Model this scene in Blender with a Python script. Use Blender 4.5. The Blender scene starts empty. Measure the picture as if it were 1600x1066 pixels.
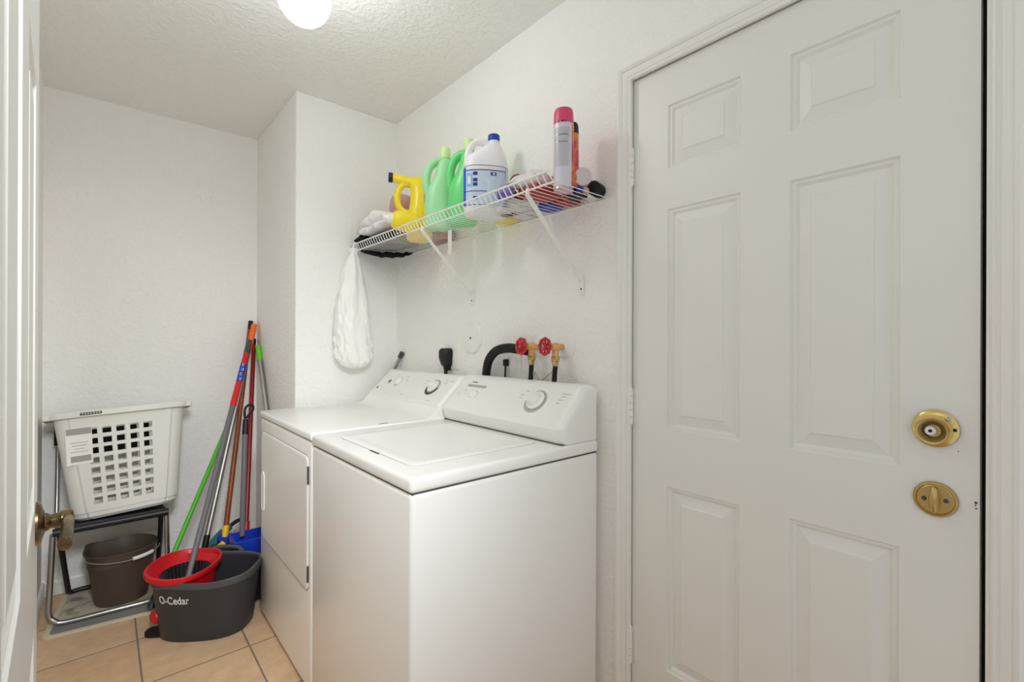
import bpy, bmesh, math, random
from mathutils import Vector, Matrix, Euler, noise
random.seed(7)
S = bpy.context.scene
COL = S.collection
PI = math.pi

# ---------------------------------------------------------------- camera, world, exposure
F_PX, YAW, PITCH, ROLL, CAM_H = 740.53, 0.71297, 0.00077, 0.00383, 1.22919
def make_camera():
    cy, sy = math.cos(YAW), math.sin(YAW)
    F = Vector((sy, cy, 0)); R = Vector((cy, -sy, 0)); U = Vector((0, 0, 1))
    F2 = F*math.cos(PITCH) + U*math.sin(PITCH); U2 = U*math.cos(PITCH) - F*math.sin(PITCH)
    R3 = R*math.cos(ROLL) + U2*math.sin(ROLL); U3 = U2*math.cos(ROLL) - R*math.sin(ROLL)
    cd = bpy.data.cameras.new('camera'); co = bpy.data.objects.new('camera', cd); COL.objects.link(co)
    m = Matrix((R3, U3, -F2)).transposed().to_4x4(); m.translation = (0, 0, CAM_H)
    co.matrix_world = m
    cd.sensor_width = 36; cd.lens = 36*F_PX/1600; cd.clip_start = 0.02
    S.camera = co
make_camera()
w = bpy.data.worlds.new('world'); S.world = w; w.use_nodes = True
w.node_tree.nodes['Background'].inputs[0].default_value = (0.95, 0.985, 1.0, 1)
w.node_tree.nodes['Background'].inputs[1].default_value = 0.66
GLOBE_STRENGTH = 20.5
def add_fill_light(name, loc, target, size, watts, spread, col):
    ld = bpy.data.lights.new(name, 'AREA'); ld.shape = 'SQUARE'; ld.size = size; ld.energy = watts
    ld.spread = math.radians(spread); ld.color = col
    lo = bpy.data.objects.new(name, ld); COL.objects.link(lo); lo.location = loc
    lo.rotation_euler = (Vector(target)-Vector(loc)).to_track_quat('-Z', 'Y').to_euler()
# unseen soft fill lamp added behind the camera to brighten the far corner
add_fill_light('rear_fill_light', (.03, -.32, 2.1), (.14, 2.6, .40), 0.4, 5.9, 62, (.95, .985, 1.0))
S.view_settings.view_transform = 'Standard'; S.view_settings.look = 'None'
S.view_settings.gamma = 1; S.view_settings.use_curve_mapping = False
S.view_settings.exposure = 0.09
S.cycles.max_bounces = 32; S.cycles.diffuse_bounces = 28; S.cycles.glossy_bounces = 6
S.cycles.transmission_bounces = 8; S.cycles.transparent_max_bounces = 12
S.cycles.caustics_reflective = False; S.cycles.caustics_refractive = False
S.cycles.sample_clamp_indirect = 4

# ---------------------------------------------------------------- materials
def lin(h):
    h = h.lstrip('#'); o = []
    for i in (0, 2, 4):
        c = int(h[i:i+2], 16)/255
        o.append(c/12.92 if c <= .04045 else ((c+.055)/1.055)**2.4)
    return (*o, 1)
def mat(name, col, rough=.5, metal=0, bump=None, coat=0, trans=0, var=None, ior=1.45, alpha=1, sss=0):
    m = bpy.data.materials.new(name); m.use_nodes = True
    nt = m.node_tree; b = nt.nodes['Principled BSDF']; L = nt.links
    c = lin(col) if isinstance(col, str) else col
    b.inputs['Base Color'].default_value = c
    b.inputs['Roughness'].default_value = rough; b.inputs['Metallic'].default_value = metal
    b.inputs['Coat Weight'].default_value = coat; b.inputs['Coat Roughness'].default_value = .08
    b.inputs['Transmission Weight'].default_value = trans; b.inputs['IOR'].default_value = ior
    b.inputs['Alpha'].default_value = alpha
    if sss:
        b.inputs['Subsurface Weight'].default_value = sss; b.inputs['Subsurface Scale'].default_value = .01
    tc = nt.nodes.new('ShaderNodeTexCoord')
    if bump:      # (scale, strength, distance, detail)
        n = nt.nodes.new('ShaderNodeTexNoise'); n.inputs['Scale'].default_value = bump[0]
        n.inputs['Detail'].default_value = bump[3] if len(bump) > 3 else 3
        L.new(tc.outputs['Object'], n.inputs['Vector'])
        bp = nt.nodes.new('ShaderNodeBump'); bp.inputs['Strength'].default_value = bump[1]
        bp.inputs['Distance'].default_value = bump[2]
        L.new(n.outputs['Fac'], bp.inputs['Height']); L.new(bp.outputs['Normal'], b.inputs['Normal'])
    if var:       # (colour2, scale, low, high)
        n = nt.nodes.new('ShaderNodeTexNoise'); n.inputs['Scale'].default_value = var[1]; n.inputs['Detail'].default_value = 5
        L.new(tc.outputs['Object'], n.inputs['Vector'])
        r = nt.nodes.new('ShaderNodeValToRGB')
        r.color_ramp.elements[0].position = var[2]; r.color_ramp.elements[1].position = var[3]
        r.color_ramp.elements[0].color = c; r.color_ramp.elements[1].color = lin(var[0])
        L.new(n.outputs['Fac'], r.inputs['Fac']); L.new(r.outputs['Color'], b.inputs['Base Color'])
    return m
M = {}
def textured_wall(name, col, scale, strength, dist, lo=.42, hi=.62):
    m = mat(name, col, .75); nt = m.node_tree; b = nt.nodes['Principled BSDF']; L = nt.links
    tc = nt.nodes['Texture Coordinate']
    n = nt.nodes.new('ShaderNodeTexNoise'); n.inputs['Scale'].default_value = scale; n.inputs['Detail'].default_value = 3
    n.inputs['Distortion'].default_value = .6
    L.new(tc.outputs['Object'], n.inputs['Vector'])
    r = nt.nodes.new('ShaderNodeValToRGB'); r.color_ramp.elements[0].position = lo; r.color_ramp.elements[1].position = hi
    L.new(n.outputs['Fac'], r.inputs['Fac'])
    bp = nt.nodes.new('ShaderNodeBump'); bp.inputs['Strength'].default_value = strength; bp.inputs['Distance'].default_value = dist
    L.new(r.outputs['Color'], bp.inputs['Height']); L.new(bp.outputs['Normal'], b.inputs['Normal'])
    return m
M['wall'] = textured_wall('wall_paint', '#f4f3f1', 48, .45, .003)
M['ceil'] = textured_wall('ceiling_texture', '#f0efec', 40, .5, .0035, .45, .58)
M['trim'] = mat('trim_paint', '#eeedea', .35)
M['doorp'] = mat('door_paint', '#e9e8e4', .38, bump=(18, .05, .002))
M['gapdark'] = mat('weatherstrip_dark', '#2c2a25', .8)
M['enamel'] = mat('white_enamel', '#f5f4f2', .25, coat=.1)
M['enamel2'] = mat('white_enamel_console', '#f3f2f0', .3, coat=.2)
M['recess'] = mat('shadow_gap_grey', '#55534e', .7)
M['print'] = mat('grey_print', '#8b8984', .6)
M['print_l'] = mat('pale_grey_print', '#b8b6b0', .6)
M['print_d'] = mat('dark_grey_print', '#4b4a4a', .6)
M['wire'] = mat('white_vinyl_wire', '#efeeea', .35)
M['white'] = mat('white_plastic', '#eeedea', .4)
M['white_w'] = mat('warm_white_plastic', '#efeeea', .4)
M['black'] = mat('black_plastic', '#101012', .45)
M['rubber'] = mat('black_rubber', '#0c0c0e', .6, bump=(60, .1, .001))
M['brass'] = mat('polished_brass', '#dcc27c', .22, 1)
M['brass_d'] = mat('satin_brass', '#c9ae72', .35, 1)
M['brass_r'] = mat('cast_valve_brass', '#e2b274', .42, .55)
M['bronze'] = mat('worn_antique_bronze', '#6b5a42', .32, 1, var=('#c2a06a', 30, .45, .7))
M['steel'] = mat('brushed_steel', '#b9b9b9', .3, 1)
M['alu'] = mat('aluminium_tube', '#b4b2ae', .38, .9)
M['redw'] = mat('red_enamel', '#b3121f', .35, coat=.3)
M['globe'] = None
M['bag'] = mat('white_plastic_bag', '#fbfaf8', .35, bump=(26, .55, .012, 5), sss=.15)
M['bucket'] = mat('charcoal_plastic', '#353639', .42)
M['bucket_in'] = mat('charcoal_plastic_rim', '#4a4b4f', .4)
M['redp'] = mat('red_plastic', '#c4101c', .35)
M['brown'] = mat('taupe_plastic', '#55493f', .45)
M['silverprint'] = mat('silver_print', '#d8d8d6', .5)
M['basket'] = mat('white_basket_plastic', '#e2e1dc', .45)
M['mat_c'] = mat('beige_mat_weave', '#c9bfae', .95, bump=(220, .5, .002), var=('#8f8474', 16, .5, .66))
M['mat_b'] = mat('mat_border', '#d8ccb6', .95, bump=(200, .4, .002))
M['mat_g'] = mat('mat_grey_band', '#8b8985', .95, bump=(200, .4, .002))
M['ch_black'] = mat('black_chair_paint', '#17181b', .4)
M['green'] = mat('green_pole_plastic', '#4fb02a', .4)
M['lime'] = mat('lime_grip', '#6cc52f', .45)
M['greyp'] = mat('grey_pole', '#6d6c72', .4)
M['redpole'] = mat('dark_red_pole', '#8c1218', .35)
M['redgrip'] = mat('bright_red_grip', '#d3201f', .4)
M['orange'] = mat('orange_plastic', '#f0701a', .4)
M['wood'] = mat('brown_pole', '#8a4520', .4, var=('#6f3315', 9, .4, .7))
M['bluep'] = mat('royal_blue_plastic', '#1236b4', .38)
M['bluelabel'] = mat('blue_label', '#1b3fae', .45)
M['teal'] = mat('teal_bristle', '#2f6f72', .8, bump=(120, .6, .003))
M['yellow'] = mat('yellow_plastic', '#f0c61c', .4)
M['det_yellow'] = mat('detergent_yellow', '#fbe22c', .32, coat=.2)
M['det_green'] = mat('softener_green', '#a9e6b0', .35)
M['det_green2'] = mat('softener_bright_green', '#6fdc84', .3)
M['cap_green'] = mat('pale_green_cap', '#d0efa6', .4)
M['bleach'] = mat('bleach_white', '#f0f0f2', .35)
M['cap_blue'] = mat('blue_cap', '#1c3fae', .4)
M['cap_navy'] = mat('navy_cap', '#141c33', .45)
M['lab_pale'] = mat('pale_blue_label', '#c9dcf0', .45)
M['lab_cyan'] = mat('cyan_label', '#7fc4ea', .45)
M['lab_blue'] = mat('strong_blue_label', '#1546d6', .4)
M['lab_navy'] = mat('navy_print', '#2a2f86', .5)
M['lab_white'] = mat('label_white', '#ecebee', .45)
M['lab_orange'] = mat('label_orange', '#ee5a1c', .45)
M['lab_aqua'] = mat('label_aqua', '#8fd0dc', .45)
M['pink'] = mat('pink_cap_plastic', '#d64a74', .35)
M['pink_l'] = mat('pale_pink_can', '#e7b2c8', .35)
M['can_label'] = mat('can_label_lilac_grey', '#d5d4de', .35, .1)
M['can_or'] = mat('can_orange', '#e08a3a', .35, var=('#c83b5e', 22, .45, .55))
M['clearblue'] = mat('clear_blue_plastic', '#d8e8f4', .12, alpha=.62)
M['clear'] = mat('frosted_clear_plastic', '#eeecea', .25, alpha=.82)
M['rose'] = mat('rose_glass', '#d6a9a2', .15, alpha=.8)
M['blackcloth'] = mat('black_cloth', '#0d0d10', .9, bump=(40, .6, .006))
M['navycloth'] = mat('navy_cloth', '#20243c', .9, bump=(40, .6, .006), var=('#2f3242', 14, .5, .7))
M['whitecloth'] = mat('white_terry_cloth', '#f8f6f8', .9, bump=(120, .35, .003))
M['redbox'] = mat('red_packet', '#b01420', .4, var=('#6a0b12', 12, .5, .75))
M['redbrown'] = mat('red_brown_packet', '#8e2b1d', .5, var=('#5b1913', 16, .4, .6))
M['ltblue'] = mat('light_blue_packet', '#8db9d6', .4, var=('#d89a8c', 18, .5, .62))
M['yelpouch'] = mat('yellow_pouch', '#eadb2e', .35)
M['silverpouch'] = mat('silver_white_pouch', '#dedbdc', .3, var=('#8e8b92', 22, .52, .66), bump=(25, .6, .006))
M['purple'] = mat('purple_plastic', '#7a68b8', .4)
M['maroon'] = mat('maroon_lid', '#8c5a62', .4)
M['paper'] = mat('paper_label', '#f1f0ec', .6)
M['tag_grey'] = mat('label_grey_print', '#a3a19d', .6)

def globe_material():
    m = bpy.data.materials.new('glowing_glass'); m.use_nodes = True
    b = m.node_tree.nodes['Principled BSDF']
    b.inputs['Base Color'].default_value = (.9, .9, .9, 1)
    b.inputs['Emission Color'].default_value = (.95, .985, 1.0, 1)
    b.inputs['Emission Strength'].default_value = GLOBE_STRENGTH
    return m
M['globe'] = globe_material()

def tile_material():
    m = mat('terracotta_tile', '#b9946a', .45); nt = m.node_tree; b = nt.nodes['Principled BSDF']; L = nt.links
    tc = nt.nodes['Texture Coordinate']
    mp = nt.nodes.new('ShaderNodeMapping'); mp.inputs['Location'].default_value = (-.1135, -2.131, 0)
    L.new(tc.outputs['Object'], mp.inputs['Vector'])
    br = nt.nodes.new('ShaderNodeTexBrick'); br.offset = 0; br.squash = 1
    br.inputs['Scale'].default_value = 1; br.inputs['Brick Width'].default_value = .3395; br.inputs['Row Height'].default_value = .3395
    br.inputs['Mortar Size'].default_value = .0035; br.inputs['Mortar Smooth'].default_value = .2; br.inputs['Bias'].default_value = 0
    br.inputs['Color1'].default_value = lin('#dcc0a0'); br.inputs['Color2'].default_value = lin('#d2b08c'); br.inputs['Mortar'].default_value = lin('#8a8276')
    L.new(mp.outputs['Vector'], br.inputs['Vector'])
    n = nt.nodes.new('ShaderNodeTexNoise'); n.inputs['Scale'].default_value = 14; n.inputs['Detail'].default_value = 7; n.inputs['Roughness'].default_value = .65
    L.new(tc.outputs['Object'], n.inputs['Vector'])
    r = nt.nodes.new('ShaderNodeValToRGB'); r.color_ramp.elements[0].position = .3; r.color_ramp.elements[1].position = .72
    r.color_ramp.elements[0].color = (.88, .82, .76, 1); r.color_ramp.elements[1].color = (1.10, 1.09, 1.08, 1)
    L.new(n.outputs['Fac'], r.inputs['Fac'])
    mx = nt.nodes.new('ShaderNodeMixRGB'); mx.blend_type = 'MULTIPLY'; mx.inputs[0].default_value = 1
    L.new(br.outputs['Color'], mx.inputs[1]); L.new(r.outputs['Color'], mx.inputs[2]); L.new(mx.outputs[0], b.inputs['Base Color'])
    bp = nt.nodes.new('ShaderNodeBump'); bp.inputs['Strength'].default_value = .5; bp.inputs['Distance'].default_value = .003; bp.invert = True
    L.new(br.outputs['Fac'], bp.inputs['Height']); L.new(bp.outputs['Normal'], b.inputs['Normal'])
    return m
M['tile'] = tile_material()

# ---------------------------------------------------------------- mesh builder
class MB:
    def __init__(self): self.bm = bmesh.new()
    def box(self, lo, hi, bevel=0, seg=2, mtx=None):
        g = bmesh.ops.create_cube(self.bm, size=1)['verts']
        c = [(a+b)/2 for a, b in zip(lo, hi)]; s = [abs(b-a) for a, b in zip(lo, hi)]
        for v in g: v.co = Vector((v.co.x*s[0]+c[0], v.co.y*s[1]+c[1], v.co.z*s[2]+c[2]))
        if bevel:
            es = list({e for v in g for e in v.link_edges})
            r = bmesh.ops.bevel(self.bm, geom=es, offset=bevel, segments=seg, profile=.5, affect='EDGES')
            g = list({v for f in r['faces'] for v in f.verts} | {v for v in g if v.is_valid})
        if mtx is not None:
            for v in g: v.co = mtx @ v.co
        return self
    def loft(self, rings, caps=(True, True), closed=True):
        vr = [[self.bm.verts.new(p) for p in r] for r in rings]
        n = len(rings[0])
        for a, b in zip(vr, vr[1:]):
            for i in range(n if closed else n-1):
                j = (i+1) % n
                try: self.bm.faces.new((a[i], a[j], b[j], b[i]))
                except ValueError: pass
        if closed:
            if caps[0]: self.bm.faces.new(list(reversed(vr[0])))
            if caps[1]: self.bm.faces.new(vr[-1])
        return self
    def tube(self, pts, r, seg=10, closed=False, caps=True, flat=1.0):
        pts = [Vector(p) for p in pts]; n = len(pts)
        rr = r if isinstance(r, (list, tuple)) else [r]*n
        tang = []
        for i in range(n):
            if closed: t = pts[(i+1) % n]-pts[i-1]
            else: t = pts[min(i+1, n-1)]-pts[max(i-1, 0)]
            tang.append(t.normalized())
        up = Vector((0, 0, 1)) if abs(tang[0].z) < .9 else Vector((1, 0, 0))
        u = (up - tang[0]*up.dot(tang[0])).normalized()
        rings = []
        for i in range(n):
            t = tang[i]; u = (u - t*u.dot(t)).normalized(); v = t.cross(u)
            rings.append([pts[i] + (u*math.cos(2*PI*k/seg) + v*flat*math.sin(2*PI*k/seg))*rr[i] for k in range(seg)])
        if closed: rings.append(rings[0]); caps = False
        if closed:
            vr = [[self.bm.verts.new(p) for p in q] for q in rings[:-1]]; vr.append(vr[0])
            for a, b in zip(vr, vr[1:]):
                for i in range(seg):
                    j = (i+1) % seg; self.bm.faces.new((a[i], a[j], b[j], b[i]))
        else: self.loft(rings, (caps, caps))
        return self
    def cyl(self, p0, p1, r0, r1=None, seg=24):
        return self.tube([p0, p1], [r0, r0 if r1 is None else r1], seg)
    def lathe(self, prof, origin=(0, 0, 0), axis=(0, 0, 1), seg=28, caps=(True, True)):
        ax = Vector(axis).normalized(); up = Vector((0, 0, 1)) if abs(ax.z) < .9 else Vector((1, 0, 0))
        u = (up-ax*up.dot(ax)).normalized(); v = ax.cross(u); o = Vector(origin)
        return self.loft([[o + ax*z + (u*math.cos(2*PI*k/seg)+v*math.sin(2*PI*k/seg))*max(r, 1e-5) for k in range(seg)] for r, z in prof], caps)
    def prism(self, poly, fn, d0, d1):
        return self.loft([[fn(a, b, d0) for a, b in poly], [fn(a, b, d1) for a, b in poly]])
    def quad(self, pts):
        self.bm.faces.new([self.bm.verts.new(p) for p in pts]); return self
    def ball(self, c, r, seg=20, rings=12):
        rx, ry, rz = (r, r, r) if not isinstance(r, (list, tuple)) else r
        g = bmesh.ops.create_uvsphere(self.bm, u_segments=seg, v_segments=rings, radius=1)['verts']
        for v in g: v.co = Vector((v.co.x*rx+c[0], v.co.y*ry+c[1], v.co.z*rz+c[2]))
        return self
    def xf(self, m):
        for v in self.bm.verts: v.co = m @ v.co
        return self

ROOT = {}
def put(mb, name, material, parent=None, world=True, smooth=35, kind=None, subsurf=0, solid=0):
    bm = mb.bm
    me = bpy.data.meshes.new(name)
    ob = bpy.data.objects.new(name, me); COL.objects.link(ob)
    if parent is not None:
        ob.parent = parent; ROOT[ob] = ROOT[parent]
        if world:
            inv = ROOT[parent].inverted()
            for v in bm.verts: v.co = inv @ v.co
    else:
        lo = [min(v.co[i] for v in bm.verts) for i in range(3)]; hi = [max(v.co[i] for v in bm.verts) for i in range(3)]
        if kind != 'structure':
            o = Vector(((lo[0]+hi[0])/2, (lo[1]+hi[1])/2, lo[2]))
            for v in bm.verts: v.co -= o
            ob.location = o; ROOT[ob] = Matrix.Translation(o)
        else: ROOT[ob] = Matrix()
    bmesh.ops.remove_doubles(bm, verts=bm.verts, dist=1e-6)
    bmesh.ops.recalc_face_normals(bm, faces=bm.faces)
    for f in bm.faces: f.smooth = True
    bm.to_mesh(me); bm.free()
    if smooth: me.set_sharp_from_angle(angle=math.radians(smooth))
    me.materials.append(M[material] if isinstance(material, str) else material)
    if solid:
        md = ob.modifiers.new('solid', 'SOLIDIFY'); md.thickness = solid; md.offset = -1
    if subsurf:
        md = ob.modifiers.new('sub', 'SUBSURF'); md.levels = subsurf; md.render_levels = subsurf
    if kind: ob['kind'] = kind
    return ob
def tag(o, label, cat, group=None):
    o['label'] = label; o['category'] = cat
    if group: o['group'] = group
    return o
def thing(name, label, cat, loc, rz=0, rx=0, ry=0, group=None):
    o = bpy.data.objects.new(name, None); COL.objects.link(o); o.empty_display_size = .05
    o.location = loc; o.rotation_euler = (rx, ry, rz)
    ROOT[o] = Matrix.Translation(loc) @ Euler((rx, ry, rz)).to_matrix().to_4x4()
    return tag(o, label, cat, group)
def facing(x, y): return -math.atan2(x, y)
def sring(cx, cy, z, a, b, n=2.0, seg=36, rot=0):
    out = []
    for k in range(seg):
        t = 2*PI*k/seg; c, s = math.cos(t), math.sin(t)
        x = a*math.copysign(abs(c)**(2/n), c); y = b*math.copysign(abs(s)**(2/n), s)
        out.append(Vector((cx + x*math.cos(rot)-y*math.sin(rot), cy + x*math.sin(rot)+y*math.cos(rot), z)))
    return out
def smooth_path(pts, n=6):
    P = [Vector(p) for p in pts]; out = []
    for i in range(len(P)-1):
        p0 = P[max(i-1, 0)]; p1 = P[i]; p2 = P[i+1]; p3 = P[min(i+2, len(P)-1)]
        for k in range(n):
            t = k/n
            out.append(.5*((2*p1)+(p2-p0)*t+(2*p0-5*p1+4*p2-p3)*t*t+(3*p1-p0-3*p2+p3)*t**3))
    out.append(P[-1]); return out

# ---------------------------------------------------------------- the room
XL, XW, XD = -.215, 1.24, 1.2508        # left wall, right wall, entry door face
YE, XA, YB, ZC = 2.417, .7056, 3.173, 2.44
YR = -.35
put(MB().box((XL-.1, YR, -.06), (1.45, YB+.1, 0)), 'floor', 'tile', kind='structure')
put(MB().box((XL-.1, YR, ZC), (1.45, YB+.1, ZC+.06)), 'ceiling', 'ceil', kind='structure')
put(MB().box((XL-.1, YR, 0), (XL, YB+.1, ZC)), 'wall_left', 'wall', kind='structure')
put(MB().box((XL, YB, 0), (XA+.05, YB+.1, ZC)), 'wall_back', 'wall', kind='structure')
put(MB().box((XA, YE, 0), (XW+.12, YB+.1, ZC), bevel=.006, seg=3), 'wall_alcove', 'wall', kind='structure')
wr = MB()
wr.box((XW, .888, 0), (XW+.12, YE+.02, ZC)); wr.box((XW, YR, 0), (XW+.12, .080, ZC)); wr.box((XW, .080, 2.056), (XW+.12, .888, ZC))
put(wr, 'wall_right', 'wall', kind='structure')
def baseboard(name, fn, l0, l1):
    poly = [(0, 0), (.012, 0), (.012, .055), (.008, .066), (.004, .071), (0, .072)]
    put(MB().prism(poly, fn, l0, l1), name, 'trim', kind='structure')
baseboard('baseboard_back', lambda a, b, d: Vector((d, YB-a, b)), XL+.012, XA)
baseboard('baseboard_left', lambda a, b, d: Vector((XL+a, d, b)), YR, YB)

# door jamb and casing
j = MB()
j.box((XW-.002, .8735, 0), (XW+.12, .888, 2.045)); j.box((XW-.002, .080, 0), (XW+.12, .0895, 2.045)); j.box((XW-.002, .080, 2.0445), (XW+.12, .888, 2.056))
put(j, 'trim_1', 'trim', kind='structure')
st = MB()
st.box((XD+.044, .860, 0), (XD+.06, .8735, 2.0445)); st.box((XD+.044, .0895, 0), (XD+.06, .108, 2.0445)); st.box((XD+.044, .108, 2.022), (XD+.06, .860, 2.0445))
put(st, 'trim_2', 'gapdark', kind='structure')
cas = MB()
prof = [(0, 0), (0, .010), (.004, .0125), (.006, .0075), (.011, .0075), (.013, .0105), (.024, .0145), (.028, .014), (.029, .018), (.036, .0225), (.042, .022), (.0455, .016), (.046, 0)]
pathc = [((.868, 0), (1, 0)), ((.868, 2.038), (1, 1)), ((.082, 2.038), (-1, 1)), ((.082, 0), (-1, 0))]
cas.loft([[Vector((XW-h, y+o*dy, z+o*dz)) for o, h in prof] for (y, z), (dy, dz) in pathc])
put(cas, 'trim_3', 'trim', kind='structure', smooth=25)

def panel_slab(fn, W, H, panels, th, dep=1.0):
    """six-panel door leaf: fn(u, v, n) -> point, n outward from the face"""
    mb = MB(); us = sorted({0, W} | {p[0] for p in panels} | {p[1] for p in panels}); vs = sorted({0, H} | {p[2] for p in panels} | {p[3] for p in panels})
    for a, b in zip(us, us[1:]):
        for c, d in zip(vs, vs[1:]):
            hit = [p for p in panels if p[0] <= a and b <= p[1] and p[2] <= c and d <= p[3]]
            if not hit: mb.quad([fn(a, c, 0), fn(b, c, 0), fn(b, d, 0), fn(a, d, 0)])
    for a, b, c, d in panels:
        rings = []
        for i, n in ((0, 0), (.0035, -.0065), (.010, -.0055), (.0165, -.0125), (.043, -.0045), (.0465, -.0012)):
            n *= dep; rings.append([fn(a+i, c+i, n), fn(b-i, c+i, n), fn(b-i, d-i, n), fn(a+i, d-i, n)])
        mb.loft(rings, (False, True))
    for q in ([(0, 0), (W, 0)], [(W, 0), (W, H)], [(W, H), (0, H)], [(0, H), (0, 0)]):
        (a, c), (b, d) = q
        mb.quad([fn(a, c, 0), fn(b, d, 0), fn(b, d, -th), fn(a, c, -th)])
    mb.quad([fn(0, 0, -th), fn(W, 0, -th), fn(W, H, -th), fn(0, H, -th)])
    return mb

# entry door (door_1): y from .098 to .8695
D0, D1 = .0985, .8695
cols = [(D1-.7524, D1-.5429), (D1-.4267, D1-.217)]
rows = [(.2658, .8065), (.9724, 1.6184), (1.7365, 1.9223)]
door = put(panel_slab(lambda u, v, n: Vector((XD-n, D1-u, v+.008)), D1-D0, 2.0305, [(a, b, c-.008, d-.008) for a, b in cols for c, d in rows], .042), 'door_1', 'doorp', kind='structure', smooth=20)
for z0, z1 in ((1.713, 1.824), (.977, 1.084), (.242, .35)):
    hb = MB(); n = 5; hh = (z1-z0)/n
    for k in range(n): hb.cyl((XW-.0035, .8665, z0+k*hh+.0008), (XW-.0035, .8665, z0+(k+1)*hh-.0008), .0062, seg=14)
    hb.ball((XW-.0035, .8665, z1+.001), .005, 12, 8); hb.ball((XW-.0035, .8665, z0-.001), .005, 12, 8)
    hb.box((XW-.0015, .8665, z0), (XW+.004, .880, z1)); hb.box((XD-.0035, .850, z0), (XD+.001, .8665, z1))
    put(hb, 'hinge', 'trim', door)
ky, kz = .161, 1.060
kn = MB().lathe([(.0365, 0), (.0365, .004), (.034, .0065), (.026, .008), (0, .008)], (XD, ky, kz), (-1, 0, 0), 40)
kr = put(kn, 'knob_rosette', 'brass', door); kr['label'] = 'polished brass rosette'
put(MB().lathe([(.0235, .006), (.025, .012), (.0257, .020), (.0245, .0235), (.0215, .0225), (.018, .016), (.012, .010), (0, .010)], (XD, ky+.003, kz-.004), (-1, 0, 0), 40), 'knob_cup', 'brass_d', kr)
put(MB().lathe([(.0092, .009), (.0092, .015), (.0075, .0165), (0, .0165)], (XD, ky+.006, kz-.004), (-1, 0, 0), 24), 'lock_button', 'white', kr)
put(MB().lathe([(.0032, .016), (.0032, .0172), (0, .0172)], (XD, ky+.006, kz-.004), (-1, 0, 0), 16), 'key_hole', 'black', kr)
put(MB().lathe([(.0032, .0), (.0032, .0085), (0, .0085)], (XD, ky-.029, kz+.001), (-1, 0, 0), 16), 'screw_hole', 'black', kr)
put(MB().lathe([(.005, .0), (.005, .009), (.003, .0105), (0, .0105)], (XD, ky-.019, kz+.021), (-1, 0, 0), 16), 'screw', 'steel', kr)
dy_, dz_ = .161, .920
db = put(MB().lathe([(.0345, 0), (.0345, .003), (.033, .0055), (.030, .006), (.029, .0045), (.027, .006), (.0, .0065)], (XD, dy_, dz_), (-1, 0, 0), 40), 'deadbolt_rosette', 'brass_d', door)
tt = MB(); tt.lathe([(.007, .004), (.006, .010), (0, .010)], (XD, dy_, dz_), (-1, 0, 0), 20)
tt.loft([sring(0, 0, z, .0085*s, .026*s, 2.0, 24) for z, s in ((.008, .75), (.012, .98), (.017, 1), (.021, .80), (.0255, .30))])
for v in tt.bm.verts:
    if abs(v.co.x) < .1: v.co = Vector((XD-v.co.z, dy_-v.co.x, dz_+v.co.y))
put(tt, 'thumb_turn', 'brass_d', db)
for s in (-1, 1): put(MB().lathe([(.0042, .005), (.0042, .0072), (.002, .0078), (0, .0066)], (XD, dy_+s*.0165, dz_-.001*s), (-1, 0, 0), 16), 'screw', 'recess', db)
for yy, zz, r in ((.1035, .927, .0025), (.1032, .916, .0016), (.128, 1.02, .001), (.1042, .922, .0015)):
    put(MB().lathe([(r, 0), (r*.6, .0004), (0, .0005)], (XD, yy, zz), (-1, 0, 0), 10), 'paint_chip', 'print_d', door)

# open door (door_2) at the left, hinged towards the camera
DH = Vector((-.0435, .335, 0)); DE = Vector((-.0800, 1.102, 0)); dd = (DE-DH).normalized(); LW = (DE-DH).length
dn = Vector((dd.y, -dd.x, 0))
c2 = [(.115, .315), (.435, .640)]
door2 = put(panel_slab(lambda u, v, n: DH + dd*u + dn*n + Vector((0, 0, v+.012)), LW, 2.02, [(a, b, c-.012, d-.012) for a, b in c2 for c, d in ((.24, .80), (.98, 1.60), (1.72, 1.915))], .035, .5), 'door_2', 'trim', kind='structure', smooth=20)
hc = DH + dd*(LW-.060) + Vector((0, 0, .942))
def dl(u, n, z): return hc + dd*u + dn*n + Vector((0, 0, z))
lev = put(MB().lathe([(0.0335, 0), (.0335, .003), (.031, .006), (.022, .008), (.016, .010)], hc, dn, 36), 'handle_rosette', 'bronze', door2)
put(MB().lathe([(.0145, .009), (.0135, .013), (.0105, .017), (.0115, .021), (.0120, .027), (.0135, .029), (.0135, .040), (.011, .043), (0, .044)], hc, dn, 28), 'handle_spindle', 'bronze', lev)
put(MB().tube(smooth_path([dl(.004, .036, 0), dl(-.02, .036, .001), dl(-.05, .0355, .001), dl(-.08, .0345, -.001), dl(-.104, .033, -.004), dl(-.114, .032, -.006)], 5),
    [.0095]*18+[.0100]*4+[.0105, .0105, .010, .007], 16, flat=.8), 'lever', 'bronze', lev)

# ceiling light
LX, LY = .45, 1.47
t = thing('ceiling_light', 'glowing white glass globe lamp hanging from the ceiling', 'lamp', (LX, LY, ZC))
put(MB().lathe([(.062, 0), (.062, -.016), (.055, -.028), (.046, -.036), (.046, -.085), (0, -.085)][::-1], (LX, LY, ZC)), 'canopy', 'white', t)
gp = [(.001, -.270)] + [(.075*math.sin(a), -.193-.077*math.cos(a)) for a in [PI*k/20 for k in range(1, 15)]] + [(.048, -.120), (.044, -.086)]
put(MB().lathe(gp, (LX, LY, ZC), seg=40), 'globe', 'globe', t)

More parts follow.
